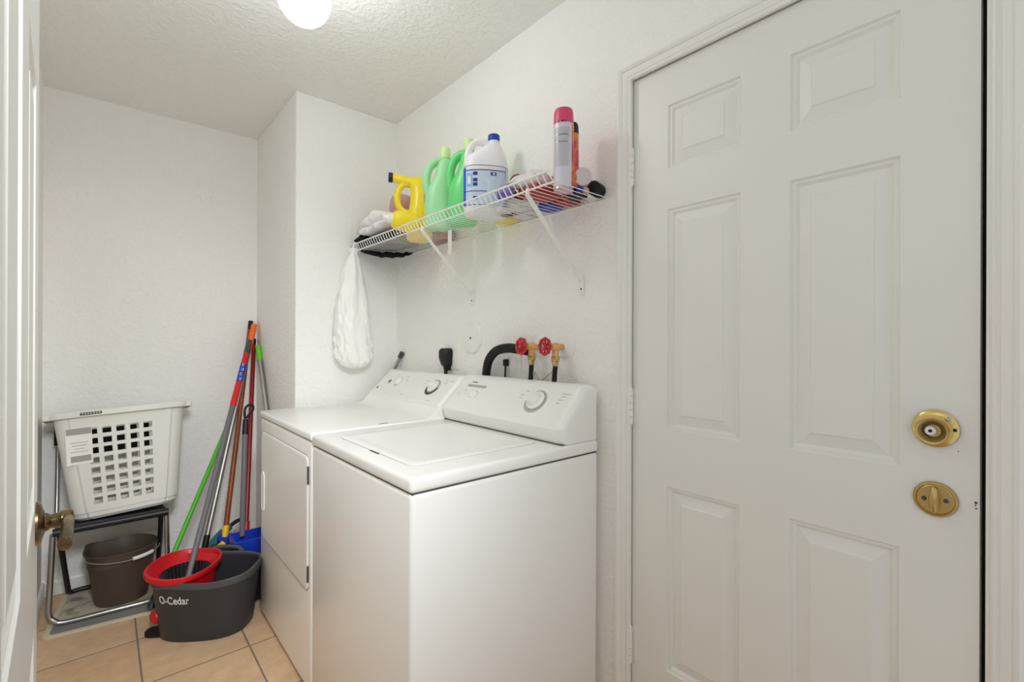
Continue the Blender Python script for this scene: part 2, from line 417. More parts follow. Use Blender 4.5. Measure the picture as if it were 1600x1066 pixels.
# ---------------------------------------------------------------- washer and dryer
XF, XB = .5418, 1.2205
W0, W1, DR0, DR1 = .9813, 1.6624, 1.668, 2.3545
def console_poly(zt, ztop, xb):
    p = [(xb, zt), (1.066, zt), (1.063, zt+.003), (1.046, zt+.047), (1.048, zt+.052), (1.058, zt+.060)]
    p += [(1.150, ztop-.018), (1.158, ztop-.006), (1.168, ztop), (1.20, ztop+.002), (xb, ztop-.006)]
    return p
def console(mb, y0, y1, zt, ztop, xb, r=.028, n=6):
    poly = console_poly(zt, ztop, xb); poly2 = console_poly(zt, ztop, 1.186); poly2[-2] = (1.180, poly2[-2][1])
    rings = []
    for side in (0, 1):
        seq = range(n+1) if side == 0 else range(n, -1, -1)
        for k in seq:
            a = PI/2*k/n; ins = r*(1-math.sin(a)); off = r*(1-math.cos(a))
            y = y0 + off if side == 0 else y1 - off
            if side == 1 and k == n:
                for q, yy in ((poly, y0+.055), (poly2, y0+.056), (poly2, y1-.056), (poly, y1-.055)): rings.append([Vector((x_, yy, z_)) for x_, z_ in q])
            rings.append([Vector((x if i in (0, len(poly)-1) else x + ins*.9*(0 if z < zt+.001 and i == 0 else 1), y, z - (ins*.75 if z > zt+.06 else 0))) for i, (x, z) in enumerate(poly)])
    return mb.loft(rings)
def on_console(zt, ztop, y, s, h=0):
    """point on the sloped console face; s = 0 bottom .. 1 top; h = height off the face"""
    a = Vector((1.058, y, zt+.058)); b = Vector((1.150, y, ztop-.018)); d = (b-a); nrm = Vector((-d.z, 0, d.x)).normalized()
    return a + d*s + nrm*h, nrm, d.normalized()
def dial(mb, zt, ztop, y, s, prof):
    p, nrm, d = on_console(zt, ztop, y, s); mb.lathe(prof, p, nrm, 36); return p, nrm, d
def grip(mb, p, nrm, d, r, h0, h1, ang, wdt):
    """finger bar across a knob"""
    yv = Vector((0, -1, 0)); u = d*math.cos(ang)+yv*math.sin(ang); v = nrm.cross(u)
    rings = []
    for h, sc in ((h0, 1), (h1-.002, .96), (h1, .8)):
        rings.append([p + nrm*h + u*(r*sc*cu) + v*(wdt*sc*cv) for cu, cv in ((-1, -.6), (-.8, -1), (.8, -1), (1, -.6), (1, .6), (.8, 1), (-.8, 1), (-1, .6))])
    mb.loft(rings)
def face_bar(mb, zt, ztop, y, s, ly, ls, h=.0006):
    q = []
    for dy, ds in ((ly/2, -ls/2), (-ly/2, -ls/2), (-ly/2, ls/2), (ly/2, ls/2)):
        q.append(on_console(zt, ztop, y+dy, s+ds, h)[0])
    q2 = [p - on_console(zt, ztop, y, s)[1]*.001 for p in q]
    mb.loft([q2, q])

# washer
ZL, ZT = .8729, .910
wm = thing('washing_machine', 'white top-loading washing machine, nearest to the entry door', 'washing machine', ((XF+XB)/2, (W0+W1)/2, 0))
b = MB(); b.box((XF, W0, .018), (XB, W1, ZL-.0025), bevel=.012, seg=4)
for px, py in ((XF+.05, W0+.05), (XF+.05, W1-.05), (XB-.05, W0+.05), (XB-.05, W1-.05)): b.cyl((px, py, 0), (px, py, .03), .018, seg=14)
put(b, 'cabinet', 'enamel', wm)
put(MB().box((XF+.006, W0+.006, ZL-.006), (XB-.004, W1-.006, ZL+.003)), 'seam', 'recess', wm)
tp = put(MB().box((XF-.003, W0-.002, ZL), (XB, W1+.001, ZT), bevel=.011, seg=4), 'top_panel', 'enamel', wm)
def rrect(x0, x1, y0, y1, r, z, n=6):
    out = []
    for cx, cy, a0 in ((x1-r, y1-r, 0), (x0+r, y1-r, PI/2), (x0+r, y0+r, PI), (x1-r, y0+r, 3*PI/2)):
        for k in range(n+1):
            a = a0+PI/2*k/n; out.append(Vector((cx+r*math.cos(a), cy+r*math.sin(a), z)))
    return out
lid = MB(); lx0, lx1, ly0, ly1 = .594, 1.038, 1.073, 1.562
lid.loft([rrect(lx0, lx1, ly0, ly1, .03, ZT-.001), rrect(lx0, lx1, ly0, ly1, .03, ZT+.0025), rrect(lx0+.002, lx1-.002, ly0+.002, ly1-.002, .03, ZT+.0035),
          rrect(lx0+.028, lx1-.028, ly0+.028, ly1-.028, .03, ZT+.0035), rrect(lx0+.036, lx1-.036, ly0+.036, ly1-.036, .03, ZT+.0022)])
put(lid, 'lid', 'enamel', wm)
put(MB().loft([rrect(lx0-.0022, lx1+.0022, ly0-.0022, ly1+.0022, .032, ZT-.001), rrect(lx0-.0022, lx1+.0022, ly0-.0022, ly1+.0022, .032, ZT+.0004)]), 'lid_gap', 'print_l', wm)
put(MB().box((lx0-.006, 1.255, ZT-.001), (lx0+.002, 1.31, ZT+.0012)), 'lid_finger_slot', 'recess', wm)
cz = 1.088
con = put(console(MB(), W0+.006, W1-.004, ZT+.0015, cz, XB-.003), 'console', 'enamel2', wm, smooth=32)
put(MB().box((1.061, W0+.012, ZT-.002), (1.18, W1-.01, ZT+.003)), 'console_seam', 'recess', wm)
A = (ZT+.0015, cz)
mk = MB(); p, nn, d = dial(mk, *A, 1.160, .56, [(.047, 0), (.047, .0015), (.044, .002), (0, .002)]); put(mk, 'dial_plate', 'print_l', con)
mk = MB(); dial(mk, *A, 1.160, .58, [(.039, .001), (.039, .0028), (0, .0028)]); put(mk, 'dial_shade_ring', 'print', con)  # grey ring paints the shading round the edge of the white dial
mk = MB(); p, nn, d = dial(mk, *A, 1.160, .58, [(.037, 0), (.037, .006), (.034, .0085), (.024, .0095), (.023, .020), (.021, .023), (0, .023)]); grip(mk, p, nn, d, .024, .010, .034, .35, .008)
put(mk, 'cycle_dial', 'white', con)
for y, ang in ((1.578, 1.2), (1.506, .15)):
    mk = MB(); dial(mk, *A, y, .50, [(.0205, 0), (.0205, .0008), (0, .0008)]); put(mk, 'knob_shade_ring', 'print_l', con)  # pale grey ring stands in for shade at the knob edge
    mk = MB(); p, nn, d = dial(mk, *A, y, .50, [(.0185, 0), (.0185, .003), (.015, .005), (0, .005)]); grip(mk, p, nn, d, .016, .004, .017, ang, .006)
    put(mk, 'selector_knob', 'white', con)
mk = MB()
for y, s, l, h in ((1.548, .93, .034, .03), (1.525, .8, .122, .0)):
    if h: face_bar(mk, *A, y, s, l, h)
put(mk, 'printed_name', 'print_d', con)
mk = MB(); face_bar(mk, *A, 1.520, .80, .120, .09); put(mk, 'printed_band', 'print_l', con)
mk = MB()
for (y, s, l) in ((1.045, .88, .04), (1.05, .80, .022), (1.055, .70, .022), (1.06, .60, .018), (1.225, .84, .014), (1.24, .70, .02), (1.24, .62, .016), (1.235, .52, .012), (1.22, .12, .03), (1.19, .06, .07), (1.115, .06, .05), (1.16, .14, .02),
                  (1.06, .06, .04), (1.555, .76, .016), (1.535, .62, .008), (1.475, .72, .01), (1.475, .58, .008), (1.505, .16, .02), (1.55, .52, .008)):
    mk = MB(); face_bar(mk, *A, y, s, l, .018); put(mk, 'printed_marking', 'print_l', con)
for (yy, zz) in ((W0+.006, ZT-.006), (W0+.012, ZT-.011)):
    put(MB().ball((XF+.0015 if yy > W0+.01 else XF+.003, yy-.0005 if yy < W0+.01 else yy, zz), (.0026, .0026, .003), 8, 6), 'enamel_chip', 'print_d', tp)

# dryer
ZT2, ZL2 = .913, .884
dm = thing('clothes_dryer', 'white front-loading clothes dryer beside the mop corner', 'dryer', ((XF+XB)/2, (DR0+DR1)/2, 0))
b = MB(); b.box((XF, DR0, .016), (XB, DR1, ZL2-.002), bevel=.012, seg=4)
for px, py in ((XF+.05, DR0+.05), (XF+.05, DR1-.05), (XB-.05, DR0+.05), (XB-.05, DR1-.05)): b.cyl((px, py, 0), (px, py, .03), .018, seg=14)
put(b, 'cabinet', 'enamel', dm)
put(MB().box((XF+.006, DR0+.006, ZL2-.006), (XB-.004, DR1-.006, ZL2+.003)), 'seam', 'recess', dm)
tp2 = put(MB().box((XF-.004, DR0-.002, ZL2), (XB, DR1+.002, ZT2), bevel=.009, seg=4), 'top_panel', 'enamel', dm)
put(MB().box((.80, DR0+.022, ZT2-.001), (.835, DR0+.030, ZT2+.0006)), 'lint_screen_mark', 'print_d', tp2)
def rr_yz(y0, y1, z0, z1, r, x, n=6): return [Vector((x, p.x, p.y)) for p in rrect(y0, y1, z0, z1, r, 0, n)]
dy0, dy1, dz0, dz1 = 1.694, 2.318, .362, .828
put(MB().loft([rr_yz(dy0-.004, dy1+.004, dz0-.004, dz1+.004, .03, XF+.002), rr_yz(dy0-.004, dy1+.004, dz0-.004, dz1+.004, .03, XF-.0012)]), 'door_gap', 'print_l', dm)
dd1 = put(MB().loft([rr_yz(dy0, dy1, dz0, dz1, .028, XF+.002), rr_yz(dy0, dy1, dz0, dz1, .028, XF-.003), rr_yz(dy0+.003, dy1-.003, dz0+.003, dz1-.003, .027, XF-.0055), rr_yz(dy0+.010, dy1-.010, dz0+.010, dz1-.010, .024, XF-.006)]), 'door', 'enamel', dm)
hy0, hy1, hz0, hz1 = 2.262, 2.302, .480, .655
fr = MB(); fr.loft([rr_yz(hy0, hy1, hz0, hz1, .0195, XF-.005), rr_yz(hy0+.001, hy1-.001, hz0+.001, hz1-.001, .0185, XF-.0095), rr_yz(hy0+.008, hy1-.008, hz0+.008, hz1-.008, .012, XF-.0095), rr_yz(hy0+.010, hy1-.010, hz0+.010, hz1-.010, .010, XF-.0052)], (False, False))
hh = put(fr, 'door_handle', 'white', dd1)
put(MB().loft([rr_yz(hy0+.009, hy1-.009, hz0+.009, hz1-.009, .010, XF-.0055), rr_yz(hy0+.009, hy1-.009, hz0+.009, hz1-.009, .010, XF-.0066)]), 'finger_recess', 'print', hh)
for z0, z1 in ((.735, .795), (.397, .452)):
    put(MB().cyl((XF-.004, dy0-.002, z0), (XF-.004, dy0-.002, z1), .004, seg=10), 'door_hinge', 'print_d', dm)
cz2 = 1.078; A = (ZT2+.0015, cz2)
def console2(y0, y1):
    zt, ztop, xb = ZT2, cz2, XB-.003
    return console(MB(), y0, y1, zt, ztop, xb, r=.02)
con2 = put(console2(DR0+.004, DR1-.002), 'console', 'enamel2', dm, smooth=50)
# swept transition from the top panel up to the console
sw = MB(); poly = [(.985, ZT2-.002), (.985, ZT2+.0005), (1.005, ZT2+.003), (1.025, ZT2+.013), (1.043, ZT2+.034), (1.052, ZT2+.046), (1.07, ZT2+.046), (1.07, ZT2-.002)]
sw.prism(poly, lambda a, b_, d_: Vector((a, d_, b_)), DR0+.016, DR1-.002); put(sw, 'console_apron', 'enamel', dm, smooth=50)
put(MB().box((1.050, DR0+.02, ZT2+.0455), (1.062, DR1-.006, ZT2+.0478)), 'console_seam', 'recess', dm)
mk = MB(); p, nn, d = dial(mk, *A, 1.822, .60, [(.043, 0), (.043, .001), (0, .001)]); put(mk, 'dial_plate', 'print_l', con2)
mk = MB(); p, nn, d = dial(mk, *A, 1.824, .62, [(.031, 0), (.031, .005), (.028, .007), (.019, .008), (.018, .018), (.016, .020), (0, .020)]); grip(mk, p, nn, d, .019, .008, .028, .9, .007)
put(mk, 'cycle_dial', 'white', con2)
mk = MB(); p0, nn, d = on_console(*A, 1.822, .60); yv = Vector((0, -1, 0))
for k in range(12):
    a = -2.75 + k*2.75/11*1.0 - .15; u = yv*math.cos(a)+d*math.sin(a); v = nn.cross(u)
    q = [p0+nn*.0016+u*r_+v*w_ for r_, w_ in ((.033, -.004), (.046, -.005), (.046, .005), (.033, .004))]
    mk.loft([[x-nn*.001 for x in q], q])
put(mk, 'dial_scale', 'print_d', con2)
mk = MB(); dial(mk, *A, 2.150, .61, [(.026, 0), (.026, .001), (0, .001)]); put(mk, 'knob_shade_ring', 'print', con2)  # edge shading of the dryer knob, painted as a grey ring
mk = MB(); p, nn, d = dial(mk, *A, 2.150, .62, [(.024, 0), (.024, .004), (.021, .009), (.019, .016), (.016, .018), (0, .018)]); put(mk, 'selector_knob', 'white', con2)
mk = MB(); p, nn, d = dial(mk, *A, 2.235, .58, [(.0115, 0), (.0115, .002), (.009, .0035), (0, .0035)]); put(mk, 'start_button', 'print', con2)
mk = MB(); face_bar(mk, *A, 2.305, .2, .014, .09); put(mk, 'printed_badge', 'print_d', con2)
mk = MB()
for (y, s, l) in ((2.20, .88, .014), (2.155, .88, .014), (2.10, .92, .03), (2.085, .78, .016), (2.075, .70, .016), (1.90, .82, .03), (1.895, .70, .02), (1.76, .95, .02), (1.72, .93, .04), (1.75, .84, .02), (1.775, .0, .03), (2.02, .06, .025), (1.84, .92, .025)):
    mk = MB(); face_bar(mk, *A, y, s, l, .02); put(mk, 'printed_marking', 'print_l', con2)

# ---------------------------------------------------------------- wall fittings
t = thing('wall_cover_plate', 'round white blank cover plate with a centre screw above the dryer', 'wall plate', (XW, 1.700, 1.243))
put(MB().lathe([(.069, 0), (.069, .004), (.064, .009), (.03, .0115), (0, .012)], (XW, 1.700, 1.243), (-1, 0, 0), 44), 'cover', 'white_w', t)
put(MB().lathe([(.005, .010), (.005, .0135), (0, .014)], (XW, 1.700, 1.243), (-1, 0, 0), 14), 'screw', 'print_d', t)
def outlet(y0, y1, z0, z1, label):
    t = thing('electrical_outlet', label, 'outlet', (XW, (y0+y1)/2, (z0+z1)/2))
    put(MB().box((XW-.006, y0, z0), (XW+.001, y1, z1), bevel=.003), 'plate', 'white_w', t)
    yc, zc = (y0+y1)/2, (z0+z1)/2
    put(MB().lathe([(.027, .005), (.026, .008), (0, .008)], (XW, yc, zc), (-1, 0, 0), 28), 'socket_face', 'white', t)
outlet(1.797, 1.918, 1.098, 1.215, 'square white outlet plate behind the thick black plug')
outlet(1.375, 1.462, 1.080, 1.200, 'white outlet plate behind the valves with a thin black cord')
t = thing('dryer_plug', 'thick black dryer plug in the outlet left of the round plate', 'plug', (XW-.03, 1.872, 1.10))
pl = MB(); yc = 1.876
pl.loft([[Vector((XW-.008-dx, yc+y, z)) for dx, y in ((0, -.03*s), (.03*k, -.03*s), (.044*k, -.02*s), (.048*k, 0), (.044*k, .02*s), (.03*k, .03*s), (0, .03*s))] for z, s, k in ((1.092, .45, .5), (1.112, .55, .6), (1.118, .85, .75), (1.150, .98, 1), (1.178, 1.05, 1), (1.190, .9, .95), (1.196, .6, .8))])
put(pl, 'plug_body', 'black', t)
put(MB().tube(smooth_path([(XW-.026, yc, 1.10), (XW-.026, yc, 1.07), (XW-.024, yc+.004, 1.02), (XW-.024, yc+.006, .97), (XW-.024, yc+.01, .925)]), .0085, 12), 'cord', 'black', t)
t = thing('washer_plug', 'small black plug and cord beside the drain hose', 'plug', (XW-.02, 1.466, 1.11))
put(MB().box((XW-.028, 1.442, 1.130), (XW-.007, 1.460, 1.158), bevel=.005), 'plug_body', 'black', t)
put(MB().tube(smooth_path([(XW-.020, 1.450, 1.136), (XW-.020, 1.452, 1.09), (XW-.020, 1.455, 1.03), (XW-.018, 1.456, .93)]), .004, 10), 'cord', 'black', t)
# valves
def valve(yw, yoff, xw, label, rot):
    t = thing('water_valve', label, 'valve', (XW, yw, 1.21))
    z = 1.210; xv = XW-.050
    fl = MB().lathe([(.043, 0), (.043, .004), (.036, .012), (.018, .016), (.014, .018)], (XW, yw, z), (-1, 0, 0), 36); put(fl, 'wall_flange', 'white', t)
    bd = MB()
    bd.cyl((XW-.010, yw, z), (xv+.012, yw, z), .0105); bd.ball((xv, yw, z), (.0165, .0155, .0165))
    bd.tube(smooth_path([(xv, yw, z-.004), (xv-.002, yw+.002, z-.018), (xv-.002, yw+.002, z-.032)], 4), .0115, 16)
    hd = Vector((-1, .06, .04)).normalized(); o = Vector((xv, yw, z))
    bd.tube([o, o+hd*.026], [.014, .0125], 8); bd.tube([o+hd*.026, o+hd*.040], .0095, 8)
    put(bd, 'valve_body', 'brass_r', t)
    put(MB().lathe([(.0135, -.032), (.0145, -.034), (.0145, -.047), (.012, -.050), (.010, -.060), (.0095, -.066)], (xv-.002, yw+.002, z), (0, 0, 1), 8), 'coupling', 'brass_d', t)
    put(MB().cyl(o+hd*.036, o+hd*.060, .004, seg=10), 'stem', 'steel', t)
    # scalloped hand wheel
    hwc = o+hd*.052; u = Vector((0, 0, 1)); u = (u-hd*u.dot(hd)).normalized(); v = hd.cross(u)
    hw = MB(); R = .0265; n = 48
    ring = [hwc + (u*math.cos(2*PI*k/n+rot)+v*math.sin(2*PI*k/n+rot))*R*(1+.055*math.cos(8*2*PI*k/n)) for k in range(n)]
    hw.tube(ring, .0052, 8, closed=True)
    hw.lathe([(.0095, -.004), (.0105, 0), (.0095, .004), (.006, .006), (0, .006)], hwc, hd, 20)
    for k in range(8):
        a = 2*PI*k/8+rot; e = u*math.cos(a)+v*math.sin(a); hw.tube([hwc+e*.008, hwc+e*.0255], .0036, 8)
    wl = put(hw, 'hand_wheel', 'redw', t)
    put(MB().lathe([(.0042, .005), (.0042, .009), (0, .0095)], hwc, hd, 6), 'wheel_nut', 'steel', wl)
    return Vector((xv-.002, yw+.002, z-.066))
pa = valve(1.142, 0, 0, 'right brass valve with red wheel on a large white wall flange', .0)
pb = valve(1.262, 0, 0, 'left brass valve with red wheel, at the black drain hose', .2)
for p, lab in ((pa, 'black supply hose screwed under the right brass valve'), (pb, 'black supply hose screwed under the left brass valve')):
    h = put(MB().tube(smooth_path([p, p+Vector((-.001, .004, -.05)), p+Vector((.0, .010, -.10)), p+Vector((.016, .014, -.17)), p+Vector((.022, .014, -.218))]), .0088, 14), 'supply_hose', 'rubber')
    tag(h, lab, 'hose')
# corrugated drain hose
path = smooth_path([(1.213, 1.568, .925), (1.213, 1.568, 1.00), (1.208, 1.560, 1.085), (1.196, 1.528, 1.150), (1.188, 1.470, 1.190), (1.186, 1.40, 1.203), (1.190, 1.345, 1.200), (1.203, 1.318, 1.196), (1.222, 1.312, 1.194), (1.239, 1.312, 1.194)], 22)
dh = MB().tube(path, [.0175+.0012*math.sin(k*1.6) for k in range(len(path))], 18)
tag(put(dh, 'drain_hose', 'rubber', smooth=60), 'black corrugated drain hose arching behind the washer', 'hose')
pts = [(1.205, 1.262, 1.12), (1.215, 1.235, 1.095), (1.22, 1.215, 1.07)]
tag(put(MB().tube([(1.232, 1.350, .70), (1.231, 1.335, 1.02), (1.231, 1.29, 1.115), (1.231, 1.262, 1.080), (1.231, 1.20, 1.12), (1.232, 1.185, 1.16)], .0018, 6), 'loose_wire', 'print_l'), 'thin pale wire hanging on the wall below the red wheels', 'wire')
tp_ = thing('gas_pipe', 'grey pipe end rising behind the dryer near the corner', 'pipe', (1.205, 2.345, .5))
put(MB().tube(smooth_path([(1.206, 2.402, .5), (1.207, 2.402, .95), (1.212, 2.392, 1.06), (1.224, 2.335, 1.150)]), .0095, 14), 'pipe', 'alu', tp_)
put(MB().cyl((1.2225, 2.343, 1.140), (1.226, 2.325, 1.166), .0125, seg=14), 'pipe_cap', 'print_d', tp_)

# ---------------------------------------------------------------- wire shelf
SZ = 1.695; SX0, SX1, SY0, SY1 = .985, 1.234, .955, 2.412
sh = thing('wire_shelf', 'white wire shelf with raised front lip on two slanted braces', 'shelf', (XW, (SY0+SY1)/2, SZ))
wr_ = .0024
dk = MB()
for x in (SX0, SX1): dk.tube([(x, SY0, SZ-.004), (x, SY1, SZ-.004)], .0032, 8)
n = int((SY1-SY0-.004)/.0254)
for k in range(n+1):
    y = SY0+.003+k*(SY1-SY0-.006)/n
    dk.tube([(SX1+.002, y, SZ-.001), (SX0-.001, y, SZ-.001)], wr_*.6, 6)
put(dk, 'wire_deck', 'wire', sh)
lp = MB()
for k in range(n+1):
    y = SY0+.003+k*(SY1-SY0-.006)/n
    lp.tube([(SX0-.001, y, SZ-.001), (SX0-.006, y, SZ+.001), (SX0-.011, y+.012, SZ+.027)], wr_*.85, 6)
lp.tube([(SX0-.0115, SY0+.012, SZ+.028), (SX0-.0115, SY1, SZ+.028)], .0034, 8)
put(lp, 'front_lip', 'wire', sh)
for y in (1.697, 1.066):
    br = MB(); p0 = Vector((SX0-.004, y, SZ-.014)); p1 = Vector((XW-.006, y, 1.437))
    d = (p1-p0); s = Vector((-d.z, 0, d.x)).normalized()*.006
    br.loft([[q+o for o in (Vector((0, -.0065, 0))+s*.2, Vector((0, -.0065, 0))-s, Vector((0, .0065, 0))-s, Vector((0, .0065, 0))+s*.2)] for q in (p0, p1)])
    br.tube([(SX0-.004, y, SZ-.018), (SX0-.002, y, SZ+.001)], .006, 8)
    br.box((XW-.008, y-.009, 1.387), (XW, y+.009, 1.440), bevel=.002)
    pb_ = put(br, 'support_brace', 'wire', sh)
    put(MB().lathe([(.0035, .006), (.0035, .0088), (0, .0095)], (XW, y, 1.408), (-1, 0, 0), 10), 'screw', 'print_d', pb_)
for y in (1.698, 1.399, 1.046, 2.05, 2.36):
    put(MB().box((SX1-.004, y-.006, SZ-.016), (XW, y+.006, SZ+.004), bevel=.003), 'wall_clip', 'white', sh)
put(MB().box((SX0-.014, SY1-.010, SZ-.012), (SX0+.012, YE, SZ+.014), bevel=.003), 'end_bracket', 'white_w', sh)

DZ = SZ+.0012     # top of the deck wires
# ---- bottles on the shelf
def patch(mb, surf, a0, a1, z0, z1, off, na=14, nz=2):
    g = [[surf(a0+(a1-a0)*i/na, z0+(z1-z0)*k/nz, off) for i in range(na+1)] for k in range(nz+1)]
    g2 = [[surf(a0+(a1-a0)*i/na, z0+(z1-z0)*k/nz, off-.0006) for i in range(na+1)] for k in range(nz+1)]
    mb.loft(g, closed=False); return mb
def sup(a, b, n):
    def f(t, z, off):
        c, s = math.cos(t), math.sin(t)
        x = a*math.copysign(abs(c)**(2/n), c); y = b*math.copysign(abs(s)**(2/n), s)
        L_ = math.hypot(x/a/a, y/b/b) or 1
        return Vector((x + off*(x/a/a)/L_, y + off*(y/b/b)/L_, z))
    return f
# bleach jug
bx, by = 1.098, 1.425
t = thing('bleach_jug', 'white jug with blue cap and blue-and-white instruction label', 'bottle', (bx, by, DZ), facing(bx, by)+.10)
R_ = [(0, 0, .070, .044), (0, .006, .079, .050), (0, .018, .0825, .053), (0, .195, .0825, .053), (0, .212, .080, .051), (.004, .228, .072, .046), (.012, .245, .058, .038), (.022, .262, .041, .030), (.028, .276, .027, .024), (.030, .286, .021, .021), (.030, .298, .0195, .0195)]
bd = MB().loft([sring(c, 0, z, a, b_, 2 if z > .25 else 2.7 if z < .22 else 2.3, 44) for c, z, a, b_ in R_])
bd.tube(smooth_path([(.020, 0, .268), (-.005, 0, .286), (-.034, 0, .284), (-.056, 0, .266), (-.067, 0, .240), (-.070, 0, .200)], 6), [.011, .0115, .012, .0125]+[.013]*27, 14, flat=1.15)
bd_ = put(bd, 'jug_body', 'bleach', t, world=False)
put(MB().lathe([(.0215, .292), (.0225, .294), (.0225, .312), (.0205, .315), (0, .315)], (.030, 0, 0), seg=32), 'cap', 'cap_blue', t, world=False)
sf = sup(.0828, .0533, 2.7)
lb = put(patch(MB(), sf, -PI*.985, -.02, .036, .180, .0009, 36), 'label', 'lab_pale', t, world=False)
put(patch(MB(), sf, -PI*.985, -PI*.855, .036, .176, .0016, 8), 'label_blue_band', 'lab_blue', lb, world=False)
put(patch(MB(), sf, -PI*.84, -PI*.22, .166, .178, .0016, 20), 'label_title_band', 'lab_white', lb, world=False)
ln = MB()
for z0, z1, a0, a1 in ((.162, .1645, -.84, -.22), (.084, .0865, -.98, -.03), (.180, .1815, -.98, -.03), (.034, .0362, -.98, -.03)): patch(ln, sf, PI*a0, PI*a1, z0, z1, .0019, 24, 1)
patch(ln, sf, -PI*.222, -PI*.212, .088, .180, .0019, 1)
for z in (.150, .126, .110, .060):
    for a in (-.64, -.44):
        patch(ln, sf, PI*(a-.035), PI*(a+.035), z-.006, z+.006, .0021, 3, 1)
put(ln, 'label_print', 'lab_navy', lb, world=False)
put(patch(MB(), sf, -PI*.82, -PI*.69, .102, .152, .0020, 6), 'label_picture', 'lab_cyan', lb, world=False)
for z in (.150, .126, .110, .060): put(patch(MB(), sf, PI*-.455, PI*-.425, z-.003, z+.003, .0025, 2, 1), 'label_pictogram', 'lab_white', lb, world=False)
put(patch(MB(), sf, -PI*.79, -PI*.72, .112, .142, .0024, 4), 'label_highlight', 'lab_white', lb, world=False)
# green softener bottles
def softener(x, y, rz, body, capm, label, mirror=1, h=1.0):
    t = thing('softener_bottle', label, 'bottle', (x, y, DZ), rz)
    s = mirror
    R = [(0, 0, .050, .036), (0, .006, .058, .043), (0, .02, .061, .045), (0, .10, .060, .044), (.002*s, .15, .055, .042), (.010*s, .185, .044, .038), (.016*s, .215, .036, .034), (.020*s, .245, .033, .031), (.022*s, .268, .028, .027), (.024*s, .280, .020, .020), (.024*s, .290, .018, .018)]
    b_ = MB().loft([sring(c, 0, z*h, a, b2, 2.5 if z < .2 else 2.1, 40) for c, z, a, b2 in R])
    hp = smooth_path([(.016*s, 0, .272*h), (-.012*s, 0, .272*h), (-.036*s, 0, .252*h), (-.050*s, 0, .222*h), (-.054*s, 0, .185*h), (-.050*s, 0, .150*h), (-.036*s, 0, .125*h)], 6)
    b_.tube(hp, .0165, 14, flat=1.25)
    put(b_, 'bottle_body', body, t, world=False)
    put(MB().lathe([(.0215, .284*h), (.0225, .288*h), (.0215, .324*h), (.019, .328*h), (0, .328*h)], (.024*s, 0, 0), seg=30), 'cap', capm, t, world=False)
    lb = put(patch(MB(), sup(.0605, .0445, 2.5), PI*.12, PI*.88, .02*h, .10*h, .001, 14), 'label', 'lab_white', t, world=False)
    return t
softener(1.068, 1.705, facing(1.068, 1.705)+.05, 'det_green', 'cap_green', 'pale green handled bottle next to the yellow bottles', 1, 1.05)
softener(1.100, 1.578, facing(1.100, 1.578)-.30, 'det_green2', 'cap_green', 'bright green handled bottle tucked behind the white jug', 1, 1.05)
# big yellow detergent bottle with sideways spout
yx, yy = 1.095, 1.975
t = thing('detergent_bottle', 'large yellow detergent bottle with navy cap pointing left', 'bottle', (yx, yy, DZ), facing(yx, yy)+.05)
R = [(.030, 0, .050, .040), (.030, .006, .058, .048), (.030, .02, .060, .050), (.030, .11, .060, .050), (.034, .15, .052, .048), (.036, .20, .048, .046), (.036, .24, .048, .042), (.030, .268, .050, .036), (.026, .288, .046, .026), (.026, .297, .030, .014)]
b_ = MB().loft([sring(c, 0, z, a, b2, 2.6, 40) for c, z, a, b2 in R])
b_.tube(smooth_path([(.030, 0, .266), (-.03, 0, .275), (-.070, 0, .283), (-.094, 0, .286)], 5), [.026]*5+[.022]*5+[.020]*6, 22)
b_.tube(smooth_path([(-.010, 0, .262), (-.044, 0, .258), (-.066, 0, .232), (-.073, 0, .195), (-.064, 0, .155), (-.036, 0, .130), (.0, 0, .132)], 6), .0145, 14)
put(b_, 'bottle_body', 'det_yellow', t, world=False)
put(MB().lathe([(.0205, 0), (.0225, .002), (.0225, .016), (.020, .020), (0, .020)], (-.092, 0, .286), (-1, 0, .03), 28), 'cap', 'cap_navy', t, world=False)
sfd = sup(.050, .047, 2.6)
def sfy(t_, z, off): return sfd(t_, z, off)+Vector((.036, 0, 0))
lb = put(patch(MB(), sfy, -PI*.46, -PI*.02, .195, .238, .0005, 10), 'label', 'lab_orange', t, world=False)
put(patch(MB(), sfy, -PI*.46, -PI*.02, .165, .196, .0025, 10), 'label_lower', 'lab_aqua', lb, world=False)
# small yellow bottle lying
t = thing('cleaner_bottle', 'small yellow bottle lying on its side with white nozzle', 'bottle', (1.018, 1.905, DZ+.062), facing(1.018, 1.905)+.25, ry=.10)
put(MB().lathe([(.0, -.060), (.036, -.058), (.042, -.050), (.043, -.030), (.043, .035), (.040, .048), (.032, .056), (.020, .060)], (0, 0, 0), (-1, 0, 0), 30), 'bottle_body', 'det_yellow', t, world=False)
put(MB().lathe([(.021, .058), (.021, .076), (.016, .080), (.013, .092), (.010, .100), (0, .100)], (0, 0, 0), (-1, 0, 0), 22), 'nozzle', 'white', t, world=False)
# rose bowl
t = thing('rose_bowl', 'rose tinted glass bowl leaning behind the big yellow bottle', 'bowl', (1.160, 2.215, DZ+.145), facing(1.135, 2.1), rx=.0)
put(MB().lathe([(.0, 0), (.035, .0), (.048, .010), (.058, .045), (.060, .075), (.054, .110), (.044, .130), (.040, .130), (.049, .108), (.055, .075), (.053, .045), (.043, .014), (0, .006)], seg=36), 'bowl', 'rose', t, world=False)
put(MB().loft([sring(-.005, 0, z, a, a*.8, 2, 20) for z, a in ((.012, .02), (.04, .034), (.08, .036), (.10, .026), (.106, .01))]), 'contents', 'whitecloth', t, world=False)
